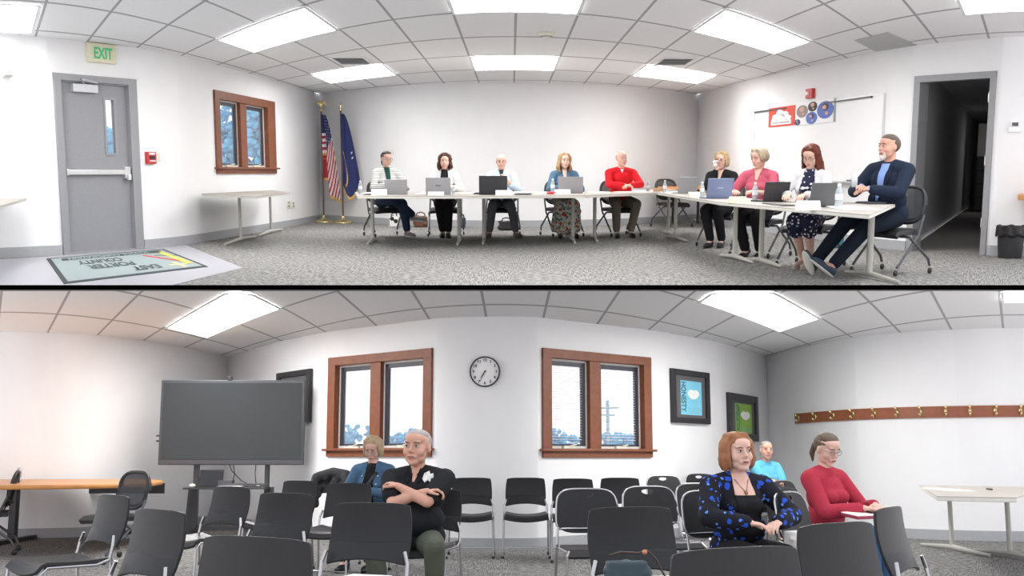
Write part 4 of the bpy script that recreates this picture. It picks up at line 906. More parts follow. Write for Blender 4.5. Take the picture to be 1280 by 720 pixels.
for a in ((462, 242.3, 22, 1.4, 'white papers at the left end of the far table'), (525, 243.2, 14, 1.6, 'white papers between the first two laptops'), (583, 242.6, 14, 1.3, 'papers between the curly haired woman and the bald man'), (650, 241.8, 20, 1.6, 'white papers right of the dark laptop'), (682, 242.4, 14, 1.6, 'white papers left of the blonde woman\'s laptop'),
          (750, 241.6, 20, 1.8, 'papers before the red shirted man, left of his hands'), (790, 240.5, 40, 1.5, 'white papers under the red shirted man\'s hands'), (843, 241.8, 16, 1.6, 'papers behind the wooden block at the table corner'), (932, 249.8, 24, 2.5, 'white papers before the woman in the rose sweater')):
    sheet(*a)
sheet(1078, 263.5, 40, 6, 'stapled white papers at the end of the nearest table', yaw=-.1, th=.01)
sheet(653, 243.8, 20, 1.0, 'dark folder on the middle table before the right papers', FOLD, .02, name='folder', cat='folder'); sheet(459, 243.8, 10, .8, 'dark folder at the left end of the far table', FOLD, .015, name='folder', cat='folder'); sheet(596, 243, 9, .8, 'dark phone beside the dark laptop', FOLD, .02, name='phone', cat='phone')
sheet(984, 257.8, 18, 3, 'dark grey folder before the black laptop', FOLD, .01, name='folder', cat='folder'); sheet(1096, 255.6, 20, 1.6, 'dark phone by the elbow of the man in the navy suit', FOLD, .02, name='phone', cat='phone'); sheet(688, 243.0, 8, .9, 'small red item on the table left of the blonde woman\'s name card', RED, .03, name='red_item', cat='stationery')
BOTW = mat('bottle_label_pale', (.62, .66, .70), .6); CAPW = mat('bottle_cap_white', (.85, .85, .85), .5); CAPB = mat('bottle_water_shade', (.55, .60, .64), .2, alpha=.6)
def bottle(px, py, hpx, label, room=None, z=TZ, capm=None, lab=BOTW):
    room = room or A; p = room.at(px, py, z); H = hpx * p.y / F; r = H * .155; t = thing('water_bottle', label, 'bottle', (p.x, p.y, z + .001), 0, 'clear water bottles')
    mb = MB().m(CLEAR); mb.lathe([(r * .85, 0), (r, H * .03), (r * .95, H * .2), (r, H * .3), (r, H * .62), (r * .8, H * .75), (r * .42, H * .86), (r * .4, H * .90)], seg=16); mb.build('bottle_body', t, smooth=True)
    mb = MB().m(lab); mb.lathe([(r * 1.02, H * .34), (r * 1.03, H * .34), (r * 1.03, H * .58), (r * 1.02, H * .58)], seg=16); mb.build('bottle_label', t)
    mb = MB().m(capm or CAPW); mb.lathe([(r * .46, H * .90), (r * .46, H), (0, H)], seg=12); mb.build('bottle_cap', t)
for a in ((450.5, 242, 16, 'clear water bottle at the left end of the far table'), (691, 240.8, 17, 'clear water bottle left of the blonde woman\'s laptop'), (810, 239.4, 13, 'clear water bottle right of the red shirted man'), (831, 241, 15.5, 'clear water bottle behind the wooden block'), (877.5, 246.5, 19, 'clear water bottle left of the blue grey laptop'),
          (943.5, 252, 24, 'clear water bottle left of the black laptop'), (1048, 260, 30, 'clear water bottle beside the dark grey laptop, nearest of all'), (567, 242.5, 11, 'small clear bottle right of the curly haired woman\'s laptop')): bottle(*a)
# bags under the tables
def blob(name, label, cat, p, size, m_, parts=(), yaw=0, handle=None, seed=1, vox=.012):
    rnd = random.Random(seed); mb = MB().m(m_); W, D, H = size
    mb.box((0, 0, H * .42), (W * .84, D * .8, H * .8))
    for k in range(12): mb.ell((rnd.uniform(-.38, .38) * W, rnd.uniform(-.25, .25) * D, H * rnd.uniform(.15, .8)), (W * rnd.uniform(.12, .2), D * rnd.uniform(.25, .4), H * rnd.uniform(.12, .24)), sub=2)
    o = fuse(mb, vox, name, m_, smooth=4); COL.objects.link(o); place(o, p, yaw); tag(o, label, cat)
    if handle:
        q = MB().m(handle); q.tube([(-W * .3, -D * .2, H * .8), (-W * .22, -D * .1, H * 1.08), (0, 0, H * 1.16), (W * .22, -D * .1, H * 1.08), (W * .3, -D * .2, H * .8)], .012, seg=8); q.build('handle', o, smooth=True)
    return o
def fuse(mb, voxel, name, material=None, smooth=3, fac=.5):
    if material is not None: mb.mats = [material]
    me = bpy.data.meshes.new(name); mb.b.to_mesh(me); mb.b.free(); o = bpy.data.objects.new(name, me); COL.objects.link(o)
    r = o.modifiers.new('r', 'REMESH'); r.mode = 'VOXEL'; r.voxel_size = voxel; r.use_smooth_shade = True
    if smooth: s = o.modifiers.new('s', 'SMOOTH'); s.factor = fac; s.iterations = smooth
    bpy.context.view_layer.update(); dg = bpy.context.evaluated_depsgraph_get()
    m2 = bpy.data.meshes.new_from_object(o.evaluated_get(dg)); o.modifiers.clear(); COL.objects.unlink(o); old = o.data; o.data = m2; bpy.data.meshes.remove(old)
    m2.materials.clear()
    for m_ in mb.mats[:1]: m2.materials.append(m_)
    for p in m2.polygons: p.use_smooth = True; p.material_index = 0
    return o
PAT = {}
def patmat(name, base, spots, scale=40, thr=.35, rough=.85):
    m, n, l, b, tc = nodes_of(name, base, rough); b.inputs['Specular IOR Level'].default_value = .2
    last = None; prev = base
    for i, (c, th, sc) in enumerate(spots):
        v = n.new('ShaderNodeTexVoronoi'); v.inputs['Scale'].default_value = sc; v.inputs['Randomness'].default_value = 1.0
        nz = n.new('ShaderNodeTexNoise'); nz.inputs['Scale'].default_value = sc * 2.2; l.new(tc.outputs['Object'], nz.inputs['Vector'])
        ad = n.new('ShaderNodeVectorMath'); ad.operation = 'ADD'; l.new(tc.outputs['Object'], ad.inputs[0]); ad.inputs[1].default_value = (i * 3.7, i * 1.3, i * 2.1)
        l.new(ad.outputs[0], v.inputs['Vector'])
        lt = math_node(n, l, 'LESS_THAN', math_node(n, l, 'ADD', v.outputs['Distance'], math_node(n, l, 'MULTIPLY', math_node(n, l, 'SUBTRACT', nz.outputs['Fac'], .5), .5)), th)
        mx = n.new('ShaderNodeMix'); mx.data_type = 'RGBA'; l.new(lt, mx.inputs[0]); mx.inputs[7].default_value = (*c, 1)
        if last is None: mx.inputs[6].default_value = (*base, 1)
        else: l.new(last, mx.inputs[6])
        last = mx.outputs[2]
    l.new(last, b.inputs['Base Color']); return m
bagw = patmat('white_black_bag', (.75, .75, .72), [((.03, .03, .03), .42, 9)])
p = A.at(493, 284); blob('tote_bag', 'white and black patterned bag on the floor under the striped cardigan woman\'s chair', 'bag', (p.x, p.y, 0), (.20, .12, .24), bagw, handle=BLACK, seed=2)
p = A.at(526, 284); blob('handbag', 'brown handbag on the floor between the first two board members', 'bag', (p.x, p.y, 0), (.31, .14, .25), mat('brown_leather', (.13, .05, .03), .5, var=.2), handle=mat('brown_leather', (.13, .05, .03)), seed=3)
p = A.at(577, 285); blob('handbag', 'dark blue bag on the floor right of the curly haired woman', 'bag', (p.x, p.y, 0), (.17, .12, .23), mat('navy_bag', (.03, .045, .08), .7), handle=BLACK, seed=4)
p = A.at(633, 288); blob('backpack', 'black bag on the floor behind the bald man\'s legs', 'bag', (p.x, p.y, 0), (.30, .15, .2), mat('black_bag', (.02, .02, .022), .7), handle=BLACK, seed=5)
p = A.at(1045, 310); blob('tote_bag', 'teal bag on the floor between the auburn haired woman and the man in the suit', 'bag', (p.x, p.y, 0), (.22, .14, .22), mat('teal_bag', (.03, .17, .24), .7, var=.2), handle=mat('teal_bag', (.03, .17, .24)), seed=6)
# flags
def flagpole(px, py, label, cat, finial, flagfn, room=A):
    q = A.at(px, py); t = thing('flag', label, cat, q, 0, 'two flags on stands in the corner'); T = 2.30
    mb = MB().m(BRASS); mb.lathe([(.21, 0), (.21, .02), (.15, .05), (.05, .07), (.03, .14), (.02, .16)], seg=28); mb.build('flag_base', t, smooth=True)
    mb = MB().m(mat('dark_pole_wood', (.10, .06, .04), .4)); mb.tube([(0, 0, .1), (0, 0, T)], .018, seg=10); mb.build('flag_pole', t)
    mb = MB().m(BRASS)
    if finial == 'eagle':
        mb.lathe([(.02, T), (.035, T + .03), (.02, T + .06)], seg=12); mb.ell((0, 0, T + .14), (.035, .03, .07), sub=2); mb.ell((0, -.02, T + .215), (.02, .025, .025), sub=2); mb.tube([(0, -.04, T + .215), (0, -.06, T + .205)], [.008, .002], seg=6)
        for s in (-1, 1):
            for k in range(4): mb.tube([(s * .02, .0, T + .15), (s * (.07 + .01 * k), .0, T + .22 - .02 * k), (s * (.115 - .008 * k), 0, T + .17 - .035 * k)], [.014, .014, .004], seg=6)
    else:
        mb.lathe([(.02, T), (.03, T + .02), (.012, T + .05), (.03, T + .09), (.002, T + .18)], seg=12)
    mb.build('finial', t, smooth=True); flagfn(t); return t
US = [mat('flag_blue', (.02, .03, .13), .8), mat('flag_red', (.42, .02, .035), .8), mat('flag_white', (.74, .72, .72), .8), mat('gold_fringe', (.62, .38, .10), .7, var=.3, scale=80)]
def cloth(t, x0, x1, ztop, zb, folds, colour, fringe=True, spread=1.0, part='flag_cloth', slope=0):
    def P(u, v):
        wv = .18 + .82 * v ** .6; x = (x0 + (x1 - x0) * u) * wv + .01
        fold = .05 * math.sin(u * folds * PI * 2 + v * 1.5) * (.4 + .6 * v); return (x + .02 * math.sin(u * folds * 4 + 2 * v), fold - .04, ztop + (zb(u) - ztop) * v)
    mb = MB(); nu, nv = 36, 110; mb.m(US[0]); mb.grid(P, nu, nv, thick=.006)
    for m_ in US[1:]: mb.m(m_)
    mb.b.faces.ensure_lookup_table()
    for half in (0, 1):
        for i in range(nu):
            for j in range(nv):
                f = mb.b.faces[half * nu * nv + i * nv + j]; f.material_index = colour((i + .5) / nu, (j + .5) / nv)
    o = mb.build(part, t, smooth=True); return o
def us(t):
    def col(u, v):
        if v > .965: return 3
        if u < .42:
            if v < .28: return 0
            if v < .58: return 1 if int(v / .045) % 2 else 2
            if .58 <= v < .62 or .66 < v < .675: return 3
            return 1
        if v < .10 + .35 * (1 - (u - .42)): return 2 if (int(u * 30) + int(v * 60)) % 5 == 0 and int(v * 60) % 2 == 0 else 0
        return 1 if int((v * 1.55 + u * 1.2) / .085) % 2 else 2
    cloth(t, -.03, .36, 2.24, lambda u: .62 - .22 * u if u > .42 else .88, 1.6, col)
def indiana(t):
    def col(u, v):
        if v > .965: return 3
        if abs(u - (.08 + .35 * max(0, math.sin((v - .5) * 6.5)))) < .035 and .5 < v < .9: return 3
        if (abs(u - .82) < .05 and int(v * 60) in (29, 33)) : return 2
        return 0
    cloth(t, -.03, .37, 2.24, lambda u: .60 + .12 * math.cos(u * 6), 1.3, col)
flagpole(405, 278, 'striped red and white flag with a blue starred field, eagle on its pole', 'flag', 'eagle', us)
flagpole(429, 279, 'plain dark blue flag with gold fringe, spear tip on its pole', 'flag', 'spear', indiana)
# bin with a black liner
q = A.at(1262, 322.5); t = thing('waste_bin', 'black waste bin with a black liner beside the doorway', 'bin', (q.x, q.y, 0)); h = .40; k = q.y / F
mb = MB().m(BLACK); mb.lathe([(13.5 * k, 0), (16 * k, h * .92), (16.5 * k, h), (14 * k, h), (12 * k, .02)], seg=28); mb.build('bin_body', t, smooth=False)
LINER = mat('black_liner', (.012, .012, .013), .3, bump=.6, bscale=25); rnd = random.Random(4)
mb = MB().m(LINER); mb.grid(lambda u, v: ((16.9 * k + .012 * math.sin(u * 60) * v + .008 * math.sin(u * 34 + 1)) * math.cos(2 * PI * u), (16.9 * k + .012 * math.sin(u * 60) * v) * math.sin(2 * PI * u), h + .03 * math.sin(v * PI) - .13 * v + .012 * math.sin(u * 43)), 90, 6, thick=.004); mb.build('bin_liner', t, smooth=True)
# entrance mat
def mp(u, v, z=.006):
    c = [A.at(58, 324), A.at(204.5, 312), A.at(80, 355.8), A.at(260, 334)]
    a, b = c[0].lerp(c[1], u), c[2].lerp(c[3], u); p = a.lerp(b, v); p.z = z; return p
c0 = mp(.5, .5, 0); t = thing('entrance_mat', 'grey green entrance mat with dark border and lettering before the exit door', 'mat', c0)
def matq(m_, u0, u1, v0, v1, z0, z1, name):
    mb = MB().m(m_); mb.grid(lambda u, v: mp(u0 + (u1 - u0) * u, v0 + (v1 - v0) * v, z1) - c0, 12, 12, thick=-(z1 - z0) if False else None); mb.build(name, t)
MG = mat('mat_sage', (.29, .345, .35), .95, var=.1, scale=60); MD = mat('mat_border_dark', (.045, .055, .055), .95)
mb = MB().m(MD); P4 = [mp(0, 0, 0) - c0, mp(1, 0, 0) - c0, mp(1, 1, 0) - c0, mp(0, 1, 0) - c0]; mb.prism([(p.x, p.y) for p in P4], .004, .010); mb.build('mat_border', t)
mb = MB().m(MG); P4 = [mp(a, b, 0) - c0 for a, b in ((.03, .045), (.972, .045), (.972, .955), (.03, .955))]; mb.prism([(p.x, p.y) for p in P4], .0101, .013); mb.build('mat_field', t)
mb = MB().m(MD); P4 = [mp(a, b, 0) - c0 for a, b in ((.10, .09), (.93, .09), (.93, .19), (.10, .19))]; mb.prism([(p.x, p.y) for p in P4], .0131, .015); mb.build('lettering_band', t)
def mat_text(body, u, v, size, m_, name='lettering', width=None):
    cu = bpy.data.curves.new('t', 'FONT'); cu.body = body; cu.size = size; cu.offset = size * .035; cu.align_x = 'CENTER'; cu.align_y = 'CENTER'; tt = bpy.data.objects.new('t', cu); COL.objects.link(tt); bpy.context.view_layer.update()
    me = bpy.data.meshes.new_from_object(tt.evaluated_get(bpy.context.evaluated_depsgraph_get())); bpy.data.objects.remove(tt)
    xs = [q.co.x for q in me.vertices]; sx = width / (max(xs) - min(xs))
    for q in me.vertices: q.co = mp(u - q.co.x * sx, v + q.co.y * -1 * -1, .0165) - c0 if False else mp(u - q.co.x * sx, v - q.co.y * -1, .0165) - c0
    me.materials.clear(); me.materials.append(m_); o = bpy.data.objects.new(name, me); COL.objects.link(o); o.parent = t
MT = mat('mat_lettering', (.07, .09, .10), .95)
mat_text('EAST', .60, .78, .22, MT, width=.20); mat_text('PORTER', .40, .56, .22, MT, width=.34); mat_text('COUNTY', .36, .34, .22, MT, width=.34)
mat_text('SCHOOL CORPORATION', .48, .14, .10, MG, width=.66)
def stroke(u0, v0, u1, v1, w_, m_, z=.0165):
    a, b = mp(u0, v0, z) - c0, mp(u1, v1, z) - c0; d = (b - a).normalized(); n_ = Vector((-d.y, d.x, 0)) * w_ * .55
    mb = MB().m(m_); mb.prism([(a.x - n_.x, a.y - n_.y), (b.x - n_.x, b.y - n_.y), (b.x + n_.x, b.y + n_.y), (a.x + n_.x, a.y + n_.y)], z - .003, z); mb.build('emblem_stroke', t)
stroke(.73, .28, .92, .72, .045, mat('mat_red', (.62, .03, .03), .9)); stroke(.90, .16, .93, .82, .075, mat('mat_yellow', (.62, .54, .10), .9), .018); stroke(.80, .34, .99, .45, .02, mat('mat_green', (.05, .16, .10), .9), .0195); stroke(.87, .14, .89, .22, .05, MD, .0185)
stroke(.77, .80, .90, .82, .04, mat('mat_pale_yellow', (.78, .74, .30), .9)); stroke(.83, .72, .85, .93, .04, mat('mat_pale_yellow', (.78, .74, .30), .9), .018)

# ------------------------------------------------------------------ small things, audience side
CUR = B
bottle(23, 601.5, 19, 'clear water bottle standing on the wooden table left of the screen', B, .775, lab=mat('bottle_label_dark', (.25, .27, .27), .6))
sheet(1203, 614.5, 28, 4.5, 'white sheet of paper on the beige table under the coat rail', room=B, th=.004, z=.74, yaw=-.1)
q = B.at(1240, 613, .74); mb = MB().m(BLACK); mb.tube([(0, 0, .008), (.02, .16, .008)], .008, seg=8); o = mb.build('pen'); place(o, (q.x, q.y, .742)); tag(o, 'dark pen on the beige table right of the paper', 'pen')
TEAL = mat('teal_leather', (.030, .055, .070), .5, var=.15); q = B.dep(783, 700, 4.72)
o = blob('handbag', 'dark teal handbag on the seat of the large middle right chair', 'handbag', (q.x, 4.72, .455), (.21, .10, .20), TEAL, yaw=.1, seed=8, vox=.006)
mb = MB().m(mat('strap_brown', (.06, .035, .03), .5)); mb.tube([(-.08, -.02, .19), (-.03, -.03, .205), (.05, -.03, .20), (.09, -.03, .21), (.13, -.02, .17), (.17, .0, .10), (.19, .02, .08)], .005, seg=8); mb.build('strap', o, smooth=True)
mb = MB().m(mat('orange_clasp', (.55, .20, .10), .4)); mb.ell((.075, -.035, .205), (.012, .01, .011), sub=2); mb.build('clasp', o)
CLW = mat('white_cloth_bag', (.70, .69, .65), .85, var=.05); q = B.dep(1002, 675, 6.75)
blob('cloth_bag', 'white cloth bag on the seat beside the woman in red', 'bag', (q.x, 6.75, .44), (.24, .16, .205), CLW, yaw=.6, seed=9, vox=.008)
def flatpaper(x, y, z, w_, d_, yaw, label, tilt=0):
    mb = MB().m(PAPER); mb.box((0, 0, 0), (w_, d_, .006), (tilt, 0, 0)); mb.box((.004, 0, .004), (w_ * .98, d_ * .97, .003), (tilt, 0, .03)); o = mb.build('paper'); place(o, (x, y, z), yaw); tag(o, label, 'paper')
q = B.dep(447, 717, 5.2); flatpaper(q.x, 5.22, .485, .22, .29, -.4, 'white paper on the seat of the large chair before the officer')
q = B.dep(835, 722, 4.75); flatpaper(q.x, 4.75, .50, .13, .18, .3, 'white paper on the seat right of the teal handbag', .45)
# jacket over the chair against the wall
JK = mat('dark_jacket', (.018, .018, .022), .85, var=.3); q = B.dep(418, 600, 12.85); mb = MB().m(JK); rnd = random.Random(5)
mb.box((0, .02, .74), (.46, .10, .22)); mb.chain([(-.2, -.05, .84), (0, -.03, .885), (.2, -.04, .86)], [.05, .06, .055]); mb.chain([(.2, -.06, .84), (.26, -.10, .72), (.24, -.12, .55)], [.06, .055, .05]); mb.chain([(-.22, -.06, .82), (-.24, -.10, .66), (-.2, -.10, .5)], [.06, .05, .05])
for k in range(14): mb.ell((rnd.uniform(-.2, .2), -.06, rnd.uniform(.55, .85)), (.06, .03, .05), sub=2)
o = fuse(mb, .014, 'jacket', JK); COL.objects.link(o); place(o, (q.x, 12.85, 0), -.4); tag(o, 'dark jacket thrown over the back of the chair left of the woman in denim', 'jacket')
mb = MB().m(mat('purple_strap', (.10, .06, .30), .7)); pts = [B.at(559, 672, .02), B.at(556, 684, .02), B.at(549, 695, .02), B.at(546, 708, .02), B.at(536, 716, .02), B.at(533, 722, .02)]
mb.tube(pts, .014, seg=8); o = mb.build('lanyard', smooth=True); tag(o, 'purple cord lying on the carpet right of the officer\'s chair', 'cord')
# ------------------------------------------------------------------ people
def skin(name, col): return mat(name, col, .5, var=.10, scale=18, sub=.12, spec=.35)
SK1 = skin('skin_fair', (.62, .37, .29)); SK2 = skin('skin_light', (.66, .42, .34)); SK3 = skin('skin_ruddy', (.57, .31, .23)); SK4 = skin('skin_pale', (.70, .48, .39))
def hairm(name, c):
    if name in MATS: return MATS[name]
    m = mat(name, c, .5, var=.5, scale=1.0, bump=.5, bscale=1.0, spec=.3); n = m.node_tree.nodes; l = m.node_tree.links
    tc = [x for x in n if x.bl_idname == 'ShaderNodeTexCoord'][0]; mp = n.new('ShaderNodeMapping'); mp.inputs['Scale'].default_value = (150, 150, 14); l.new(tc.outputs['Object'], mp.inputs['Vector'])
    for x in n:
        if x.bl_idname == 'ShaderNodeTexNoise': x.inputs['Scale'].default_value = 1.0; l.new(mp.outputs[0], x.inputs['Vector'])
    return m
EYEW = mat('eye_white', (.70, .66, .63), .3); EYED = mat('eye_iris', (.05, .04, .035), .25); LIP = mat('lip', (.45, .15, .13), .45); LIPM = mat('lip_pale', (.46, .21, .17), .5); LASH = mat('eye_line', (.05, .03, .025), .7)
def V(*a): return Vector(a)
def rotz(a): return Matrix.Rotation(a, 3, 'Z')
def person(room, label, px, Y, yaw, s=1.0, drop=0.0, lean=.05, sh=.175, bel=0.0, bust=0.0, head=(0, 0, 0), skinm=SK1, hair=None, hairmat=None, hands=((-.14, -.36, .79), (.14, -.36, .79)), poles=((-.6, .3, -.6), (.6, .3, -.6)),
           hdir=None, knees=None, ankles=None, toes=((-.1, -1, -.1), (.1, -1, -.1)), top=None, sleeve='long', bottom=None, legs='trousers', shoes=None, vox=.009, glasses=None, brow=LASH, lips=LIPM, extra=None, gaze=0, beard=None, arms_g=.012, top_g=.016, low=.56, bare=False, curl=.35, neckz=.992, hz=0.0, hs=1.0, fw=1.0):
    D = V(0, 0, -drop); L = Matrix.Rotation(lean, 3, 'X'); piv = V(0, 0, .56)
    T = lambda p: L @ (Vector(p) - piv) + piv + D
    up = {}
    up['sL'], up['sR'] = T((-sh, .005, .985)), T((sh, .005, .985))
    hc = T((0, -.018, 1.235 - .032 + hz)); HM = Matrix.Translation(hc) @ Matrix.Rotation(head[0], 4, 'Z') @ Matrix.Rotation(head[1], 4, 'X') @ Matrix.Rotation(head[2], 4, 'Y') @ Matrix.Diagonal((hs * fw, hs, hs, 1))
    H = lambda p: HM @ Vector(p)
    knees = knees or ((-.11, -.43, .52), (.11, -.43, .52)); ankles = ankles or ((-.12, -.40, .10), (.12, -.40, .10))
    kn = [Vector(k) + V(0, 0, -drop * .6) for k in knees]; an = [Vector(a) for a in ankles]
    arms = []
    for i, sd in ((0, -1), (1, 1)):
        S = up['sL' if i == 0 else 'sR']; Wt = Vector(hands[i]); d = Wt - S; a, b = .285, .25; l = min(d.length, a + b - .004); u = d.normalized(); Wt = S + u * l
        x = (a * a - b * b + l * l) / (2 * l); h = math.sqrt(max(0, a * a - x * x)); p = Vector(poles[i]); p = (p - u * p.dot(u)).normalized(); arms.append((S, S + u * x + p * h, Wt))
    def torso(mb, g):
        R = L
        mb.ell(T((0, .0, .585)), (.165 + g + bel * .02, .125 + g, .11 + g), R); mb.ell(T((0, -.01 - bel * .04, .71)), (.145 + bel * .045 + g, .11 + bel * .055 + g, .13), R)
        mb.ell(T((0, -.005, .87)), (.155 * sh / .175 + g + bel * .01, .105 + bel * .02 + g, .16), R); mb.ell(T((0, .01, .955)), (.135 * sh / .175 + g, .08 + g, .075 + g * .3), R)
        mb.chain([T((-sh * .95, .005, .985)), T((0, .012, .995)), T((sh * .95, .005, .985))], [.056 + g, .062 + g, .056 + g]); mb.chain([T((0, .012, 1.0)), T((0, .01, neckz))], [.075 + g, .056 + g])
        for q in (-1, 1): mb.chain([T((q * .035, .018, 1.032)), T((q * sh * .62, .012, 1.005)), T((q * sh * .9, .006, .985))], [.040 + g, .048 + g, .052 + g])
        if bust:
            mb.ell(T((0, -.062 - bust * .016, .862)), (.128 + g, .052 + bust * .016 + g * .5, .068), R)
            for q in (-1, 1): mb.ell(T((q * .062, -.068 - bust * .018, .855)), (.068 + g * .5, .050 + bust * .018 + g * .5, .064), R)
    # --- body
    mb = MB(); torso(mb, 0)
    mb.chain([T((0, .01, .99)), T((0, -.0, 1.06)), H((0, .025, -.05))], [.06, .052 if sh > .17 else .046, .05])
    if bare: mb.ell(T((0, -.055, .955)), (.085, .05, .075), L)
    for (S, E, Wt) in arms: mb.chain([S, S.lerp(E, .4), E, E.lerp(Wt, .35), Wt], [.052, .047, .038, .040, .026])
    for i in (0, 1):
        hp = V((-1, 1)[i] * .085, -.02, .545 - drop); mb.chain([hp, hp.lerp(kn[i], .5), kn[i], kn[i].lerp(an[i], .3), an[i]], [.088, .076, .058, .054, .036])
        f = Vector(toes[i]).normalized(); mb.chain([an[i] + V(0, 0, -.02), an[i] + f * .12 + V(0, 0, -.05)], [.036, .028])
    HR = HM.to_3x3()
    def hell(c, r): mb.ell(H(c), r, HR)
    hell((0, .015, .035), (.078, .094, .086)); hell((0, -.014, -.035), (.066, .072, .074)); hell((0, -.050, -.088), (.036, .034, .028)); hell((0, -.026, .055), (.068, .064, .050)); hell((0, -.034, -.005), (.068, .052, .050))
    for q in (-1, 1):
        hell((q * .036, -.050, -.026), (.032, .032, .034)); hell((q * .026, -.074, .034), (.026, .014, .010)); hell((q * .078, .006, -.005), (.010, .018, .031)); hell((q * .010, -.093, -.026), (.009, .011, .008)); hell((q * .034, -.026, -.066), (.026, .040, .030))
    mb.chain([H((0, -.084, .020)), H((0, -.102, -.018))], [.009, .0125]); hell((0, -.076, -.058), (.032, .018, .016)); hell((0, -.074, -.098), (.020, .016, .014))
    body = fuse(mb, vox, 'person', skinm, smooth=3 if vox > .007 else 5, fac=.45)
    bm = bmesh.new(); bm.from_mesh(body.data); mats = [skinm]
    def join(o_me, m_):
        if m_ not in mats: mats.append(m_)
        n = len(bm.faces); bm.from_mesh(o_me); bm.faces.ensure_lookup_table()
        for f in bm.faces[n:]: f.material_index = mats.index(m_); f.smooth = True
    # --- hands
    for i, (S, E, Wt) in enumerate(arms):
        sd = (-1, 1)[i]; d = (Wt - E).normalized()
        if hdir and hdir[i] is not None: d = Vector(hdir[i]).normalized()
        n_ = V(0, 0, -1); n_ = (n_ - d * n_.dot(d)); n_ = n_.normalized() if n_.length > .2 else V(-sd, 0, 0); n_ = (n_ - d * n_.dot(d)).normalized(); sv = d.cross(n_).normalized()
        inner = sv if sv.dot(V(-sd, 0, 0)) > 0 else -sv
        hb = MB(); R3 = Matrix((sv, d, n_)).transposed()
        hb.ell(Wt + d * .048, (.038, .050, .016), R3); hb.chain([Wt - d * .03, Wt + d * .02], [.025, .024])
        for k in range(4):
            root = Wt + d * .082 + sv * (k - 1.5) * .0195; dr = (d + sv * (k - 1.5) * .06).normalized(); p = root; pts = [Wt + d * .04 + sv * (k - 1.5) * .014, p]; a = 0
            for ln in (.036, .024, .018):
                a += curl * (1 + .1 * k); p = p + (dr * math.cos(a) + n_ * math.sin(a)) * ln * (1, 1.1, 1.05, .85)[k if inner.dot(sv) < 0 else 3 - k]; pts.append(p)
            hb.chain(pts, [.010, .0092, .0085, .0078, .0068], sub=1)
        p0 = Wt + d * .025 + inner * .024; p1 = p0 + (d * .5 + inner * .75 + n_ * .3).normalized() * .034; p2 = p1 + (d * .85 + inner * .25 + n_ * .4).normalized() * .028; p3 = p2 + (d * .95 + n_ * .35).normalized() * .022
        hb.chain([p0, p1, p2, p3], [.014, .0115, .0095, .008], sub=1)
        ho = fuse(hb, .0045, 'h', smooth=1); join(ho.data, skinm); bpy.data.objects.remove(ho)
    # --- eyes, brows, lips
    def addmb(q, m_):
        me = bpy.data.meshes.new('t'); bmesh.ops.recalc_face_normals(q.b, faces=q.b.faces); q.b.to_mesh(me); q.b.free(); me.transform(HM); join(me, m_); bpy.data.meshes.remove(me)
    ez = .010
    for q in (-1, 1):
        if gaze < .9: e = MB(); e.ell((q * .031, -.0815, ez), (.0145, .0105, .0080), sub=2); addmb(e, EYEW); e = MB(); e.ell((q * .031 + gaze * .004, -.0895, ez), (.0062, .0042, .0064), sub=2); addmb(e, EYED)
        e = MB(); e.tube([(q * .016, -.089, ez + .001), (q * .031, -.0935, ez + (.0085 if gaze < .9 else -.002)), (q * .047, -.085, ez + .001)], [.0012, .0020, .0012], seg=6); addmb(e, LASH)
        e = MB(); e.tube([(q * .014, -.0935, .030), (q * .030, -.0955, .036), (q * .050, -.080, .031)], [.0028, .0036, .0015], seg=6); addmb(e, brow)
    e = MB(); e.ell((0, -.0965, -.0545), (.021, .0065, .0038), sub=2); e.ell((0, -.0955, -.0625), (.018, .0065, .0046), sub=2); addmb(e, lips)
    e = MB(); e.tube([(-.02, -.0965, -.0585), (0, -.1025, -.0585), (.02, -.0965, -.0585)], .0012, seg=5); addmb(e, LASH)
    body.data.materials.clear()
    for m_ in mats: body.data.materials.append(m_)
    bm.to_mesh(body.data); bm.free()
    COL.objects.link(body)
    def child(o): COL.objects.link(o); o.parent = body; return o
    # --- clothes
    shirt = None
    if top is not None:
        mb = MB(); torso(mb, top_g)
        for (S, E, Wt) in arms:
            g = arms_g
            if sleeve == 'long': mb.chain([S, S.lerp(E, .4), E, E.lerp(Wt, .5), E.lerp(Wt, .93)], [.056 + g, .050 + g, .044 + g, .040 + g, .031 + g])
            elif sleeve == 'three': mb.chain([S, E, E.lerp(Wt, .55)], [.055 + g, .045 + g, .042 + g])
            elif sleeve == 'short': mb.chain([S, S.lerp(E, .45), S.lerp(E, .72)], [.058 + g, .056 + g, .054 + g])
        shirt = child(fuse(mb, vox, 'top', top, smooth=2)); shirt.name = 'shirt'
        if low < .56:   # a hem that falls over the hips
            pass
